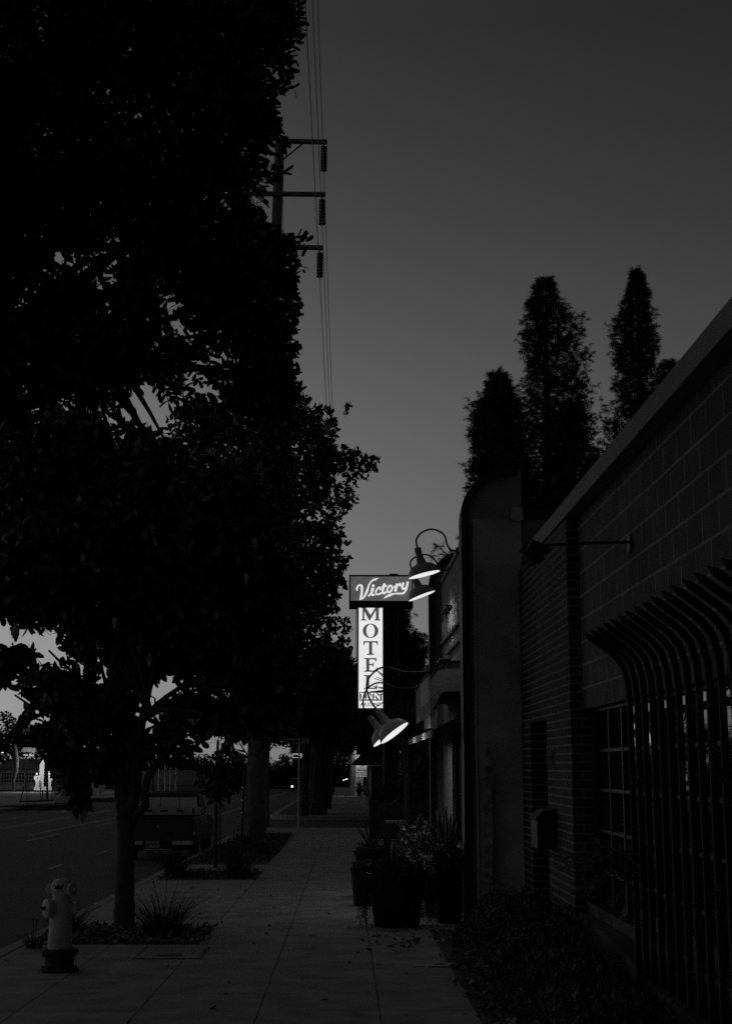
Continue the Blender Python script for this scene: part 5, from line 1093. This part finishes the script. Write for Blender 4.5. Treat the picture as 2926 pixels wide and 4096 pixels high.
t = thing('tube_light_canopy', 'small canopy with two glowing tube lights above the pumps', 'canopy', (pf(108, 3010)[0], YF+1, pf(0, 3010)[1]))
a = pf(82, 2989); b = pf(135, 3008); m = MB(); m.prism([(a[0], b[1]), (b[0], b[1]), (b[0], a[1]), (a[0]+.2, a[1]), (a[0], (a[1]+b[1])/2)], 'y', YF+.6, YF+3); m.build('canopy', M_['enamel'], t, bevel=.03)
for (x0_, x1_) in ((90, 107), (112, 131)):
    m = MB(); a = pf(x0_, 3019.5); b = pf(x1_, 3020.5); m.tube([(a[0], YF+.55, a[1]), (b[0], YF+.55, b[1])], .028, 8); m.build('tube_light', emat('tube_glow', .7, 1.3), t)
m = MB(); m.box(a[0]-.5, a[0]-.4, YF+1.5, YF+1.6, gf, b[1]); m.build('post', M_['metal'], t)
L_ = bpy.data.lights.new('pump_fill_light', 'POINT'); L_.energy = 300; L_.shadow_soft_size = .5; lo = bpy.data.objects.new('pump_fill_light', L_); C.objects.link(lo); lo.parent = t; lo.location = (pf(172, 3100)[0]-t.location[0], -3.2, -.6)  # added point lamp, set off the tubes near the pumps to brighten them
t = thing('leafless_trunk', 'tall pale ragged column, thick and bent, before the gas station', 'column', (pf(76, 3150)[0], YF-2, gf))
m = MB(); m.tube([(*pf(74, 3152)[:1], YF-2, gf), (pf(73, 3100)[0], YF-2, pf(0, 3120)[1]), (pf(82, 3100)[0], YF-2, pf(0, 3080)[1]), (pf(82, 3100)[0], YF-2, pf(0, 3040)[1]), (pf(76, 3100)[0], YF-2, pf(0, 3005)[1]), (pf(71, 3100)[0], YF-2, pf(0, 2985)[1]), (pf(70, 3100)[0], YF-2, pf(0, 2976)[1])], [.12, .16, .26, .24, .24, .2, .06], 10); m.build('shaft', M_['bark'], t, smooth=True)
pumpw = emat('pump_head_painted_light', .30, 1.0, .2); globew = emat('globe_glow', .62, 1.0, .1)  # pump heads emit to stand in for tube light falling on them
for (xc, lb) in ((152, 'left old gas pump with a round lit globe'), (201, 'right old gas pump with a lit head')):
    t = thing('gas_pump', lb, 'gas pump', (pf(xc, 3100)[0], YF, gf), 'old gas pumps'); X = pf(xc, 3100)[0]; s = .02636
    m = MB(); m.box(X-.30, X+.30, YF-.25, YF+.25, gf, gf+.35); m.prism([(X-.16, gf+.35), (X+.16, gf+.35), (X+.2, gf+1.05), (X-.2, gf+1.05)], 'y', YF-.2, YF+.2); m.build('body', M_['white'], t, bevel=.03)
    m = MB(); m.box(X-.36, X+.28, YF-.22, YF+.22, gf+1.06, gf+1.48); m.build('head', pumpw, t, bevel=.08); m = MB(); m.box(X+.02, X+.1, YF-.235, YF-.221, gf+1.15, gf+1.38); m.build('number_mark', M_['metal'], t)
    m = MB(); m.ball((X-.1, YF, gf+1.68), .11, 12, 8); m.build('globe', globew, t, smooth=True)
    m = MB(); m.tube([(X+.3, YF-.1, gf+1.0), (X+.42, YF-.15, gf+.6), (X+.35, YF-.15, gf+.3), (X+.22, YF-.1, gf+.5)], .03, 6); m.build('hose', M_['black'], t)
for (xa, xb, yt, pt, lb) in ((153, 167, 3038, True, 'white pointed column rising behind the left gas pump'), (181, 189.5, 3063, False, 'white square column between the two gas pumps')):
    t = thing('white_column', lb, 'column', (pf((xa+xb)/2, 3100)[0], YF+1, gf)); a = pf(xa, yt); b = pf(xb, 3152); m = MB()
    pl_ = [(a[0], gf), (b[0], gf), (b[0], a[1]-(.35 if pt else 0))]+([((a[0]+b[0])/2+.1, a[1])] if pt else [])+[(a[0], a[1]-(.5 if pt else 0))]
    m.prism(pl_, 'y', YF+.9, YF+1.1); m.build('shaft', M_['white'], t); m = MB(); m.box(a[0]-.12, b[0]+.12, YF+.8, YF+1.2, gf, gf+.4); m.build('foot', M_['white'], t)
Yn = 112
for (xa, ya, xb, yb, w, Y, nm_, lb) in ((82,3194,95,3146,5,90,'bollard','leaning dark post nearest the kerb across the road'),(107,3207,107,3120,2,85,'tree_stake','left stake of the bare young tree across the road'),(117,3205,117,3125,2,85,'tree_stake','right stake of the bare young tree across the road'),(112,3206,112,3118,1.4,85.1,'bare_sapling','bare thin sapling between its two stakes across the road'),
     (164,3183,164,3140,3,100,'bollard','thin dark bollard left before the pumps'),(172,3184,172,3160,4,100,'bollard','short stout bollard before the pumps'),(190,3182,190,3068,9,100,'lamp_post','thick dark post standing before the gas pumps'),(209,3182,209,3133,3.5,100,'bollard','dark bollard right of the thick post'),(217,3183,217,3145,2,100,'bollard','thinnest bollard at the right of the row')):
    a = aY(xa, ya, Y); b = aY(xb, yb, Y); t = thing(nm_, lb, {'bollard': 'bollard', 'tree_stake': 'stake', 'bare_sapling': 'tree', 'lamp_post': 'post'}[nm_], (a[0], Y, gz(Y))); r = w*Y/F_/2
    m = MB(); m.tube([(a[0], Y, gz(Y)), (a[0]+(b[0]-a[0])*.5, Y, (gz(Y)+b[2])/2), b], [r, r, r*.95], 8); m.build('shaft', M_['black'], t, smooth=True); m = MB(); m.lathe([(r*1.6, 0), (r*1.5, .05), (r*1.0, .08)], (a[0], Y, gz(Y)), n=8); m.build('base', M_['black'], t)
def far_box(nm_, lb, cat, x0_, x1_, yt, Y, mt, dep=.8, cap=True):
    a = aY(x0_, yt, Y); b = aY(x1_, yt, Y); t = thing(nm_, lb, cat, ((a[0]+b[0])/2, Y, gz(Y))); m = MB(); m.box(a[0], b[0], Y, Y+dep, gz(Y), a[2]-.04); m.build('body', mt, t, bevel=.03)
    m = MB(); m.box(a[0]-.03, b[0]+.03, Y-.03, Y+dep+.03, a[2]-.039, a[2]); m.build('cap', M_['metal'], t); return t
far_box('utility_cabinet', 'pale metal utility cabinet at the opposite kerb', 'cabinet', 218, 266, 3170, 88, M_['alum'])
far_box('news_rack', 'dark newspaper rack left behind the pale cabinet', 'newspaper rack', 233, 243, 3146, 100, M_['black']); far_box('news_rack', 'dark newspaper rack right behind the pale cabinet', 'newspaper rack', 246, 256, 3147, 100.9, M_['black'])
far_box('storage_shed', 'narrow grey shed right of the gas pumps', 'shed', 222, 247, 3062, 140, M_['stuccod'], 3)
far_box('parked_van', 'pale van glimpsed between two trunks across the road', 'van', 366, 392, 3128, 130, M_['white'], 4)
far_box('brick_office', 'long dark building behind the pickup truck across the road', 'building', 560, 790, 3082, 150, M_['stuccod'], 8)
far_box('garden_wall', 'low dark wall before the long building across the road', 'wall', 540, 800, 3140, 140, M_['stuccod'], .4)
for (x, yt, Y, lb) in ((638, 3075, 110, 'leftmost of the slim pale poles behind the truck'), (663, 3060, 105, 'brightest slim pale pole behind the truck'), (684, 3070, 112, 'third slim pale pole behind the truck'), (706, 3045, 104, 'pale pole with a small sign behind the truck'), (400, 3110, 120, 'pale trunk like pole left of the near tree fork')):
    a = aY(x, yt, Y); t = thing('slim_pole', lb, 'pole', (a[0], Y, gz(Y)), 'slim pale poles across the road'); m = MB(); m.tube([(a[0], Y, gz(Y)), a], .07, 8); m.build('shaft', M_['alum'], t, smooth=True); m = MB(); m.lathe([(.14, 0), (.12, .2), (.07, .22)], (a[0], Y, gz(Y)), n=8); m.build('base', M_['alum'], t)
    if x == 706:
        m = MB(); z_ = aY(x, 3108, Y)[2]; m.box(a[0]-.42, a[0]+.02, Y-.1, Y-.075, z_-.13, z_+.13); m.build('sign_plate', M_['trim'], t)
# street lamps lit in the distance
def lit_pole(x, y, Y, lb, r=.12, e='street_lamp_glow', v=.9, st=2.0):
    c = aY(x, y, Y); t = thing('street_lamp', lb, 'street lamp', (c[0]+.8, Y, gz(Y)), 'lit street lamps far off'); m = MB(); m.tube([(c[0]+.8, Y, gz(Y)), (c[0]+.8, Y, c[2]+.05), (c[0]+.5, Y, c[2]+.2), (c[0], Y, c[2]+.17)], .06, 6); m.build('pole', M_['metal'], t)
    m = MB(); m.lathe([(.001, -.05), (r*1.2, -.02), (r*.6, .12), (.001, .14)], (c[0], Y, c[2]+.06), n=10); m.build('head', M_['metal'], t); m = MB(); m.ball(c, r, 10, 6, .45); m.build('bulb', emat(e, v, st), t)
lit_pole(11, 3010, 170, 'lit street lamp at the far left edge of the picture'); lit_pole(569, 2796, 90, 'lit street lamp shining through the near tree', .09); lit_pole(465, 3026, 120, 'lit lamp glimpsed left of the near fork', .15); lit_pole(1114, 3038, 185, 'small lit lamp right of the massive utility pole', .1, 'dim_lamp_glow', .6, 1)
t = thing('distant_car', 'distant car with one headlight glowing at the end of the road', 'car', (aY(1166, 3145, 150)[0], 150, gz(150)-.15)); c = aY(1166, 3146, 150); gx = gz(150)-.15
m = MB(); m.prism([(c[0]-.2, gx+.3), (c[0]+1.5, gx+.3), (c[0]+1.5, gx+.85), (c[0]+1.3, gx+1.35), (c[0]+0, gx+1.35), (c[0]-.2, gx+.85)], 'y', 150.1, 154); m.build('body', M_['car'], t, bevel=.08)
m = MB(); m.ball((c[0]+.05, 150.05, c[2]), .105, 10, 6); m.build('headlight', emat('headlight_glow', 1.0, 2.2), t); m = MB(); m.ball((c[0]+1.25, 150.05, c[2]), .08, 10, 6); m.build('headlight', M_['alum'], t)
for xx in (c[0]+.05, c[0]+1.25):
    m = MB(); m.lathe([(.3, -.1), (.3, .1)], (xx, 151, gx+.3), (1, 0, 0), 14); m.build('wheel', M_['tyre'], t)
# verge humps and wires on the left
for (x0_, x1_, y_) in ((-40, 80, 3222), (78, 136, 3208), (140, 182, 3217), (345, 445, 3198)):
    Y = 78 if y_ > 3215 else 92
    if y_ == 3198: Y = 100
    a = aY(x0_, y_, Y)[0]; b = aY(x1_, y_, Y)[0]; pts = [(a, Y), (b, Y), (b+1, Y+5), (a+1, Y+5)]; m = MB(); m.add([(p[0], p[1], gz(p[1])-.13) for p in pts]+[((p[0]*.9+(a+b)/2*.1), p[1]+.2, gz(p[1])+.08) for p in pts], [(4,5,6,7), (0,1,5,4), (1,2,6,5), (2,3,7,6), (3,0,4,7)]); put(m.build('verge', M_['soil']), kind='structure')
for (y_, lb) in ((2890, 'upper thin wire strung before the far trees'), (2901, 'lower thin wire strung before the far trees')):
    m = MB(); m.tube([aY(-900, y_-4, 170), aY(60, y_+2, 170), aY(1120, y_+92, 170)], .025, 4); o = m.build('overhead_wire', M_['black']); put(o, lb, 'wire', 'thin wires beyond the road')
clean_tags()
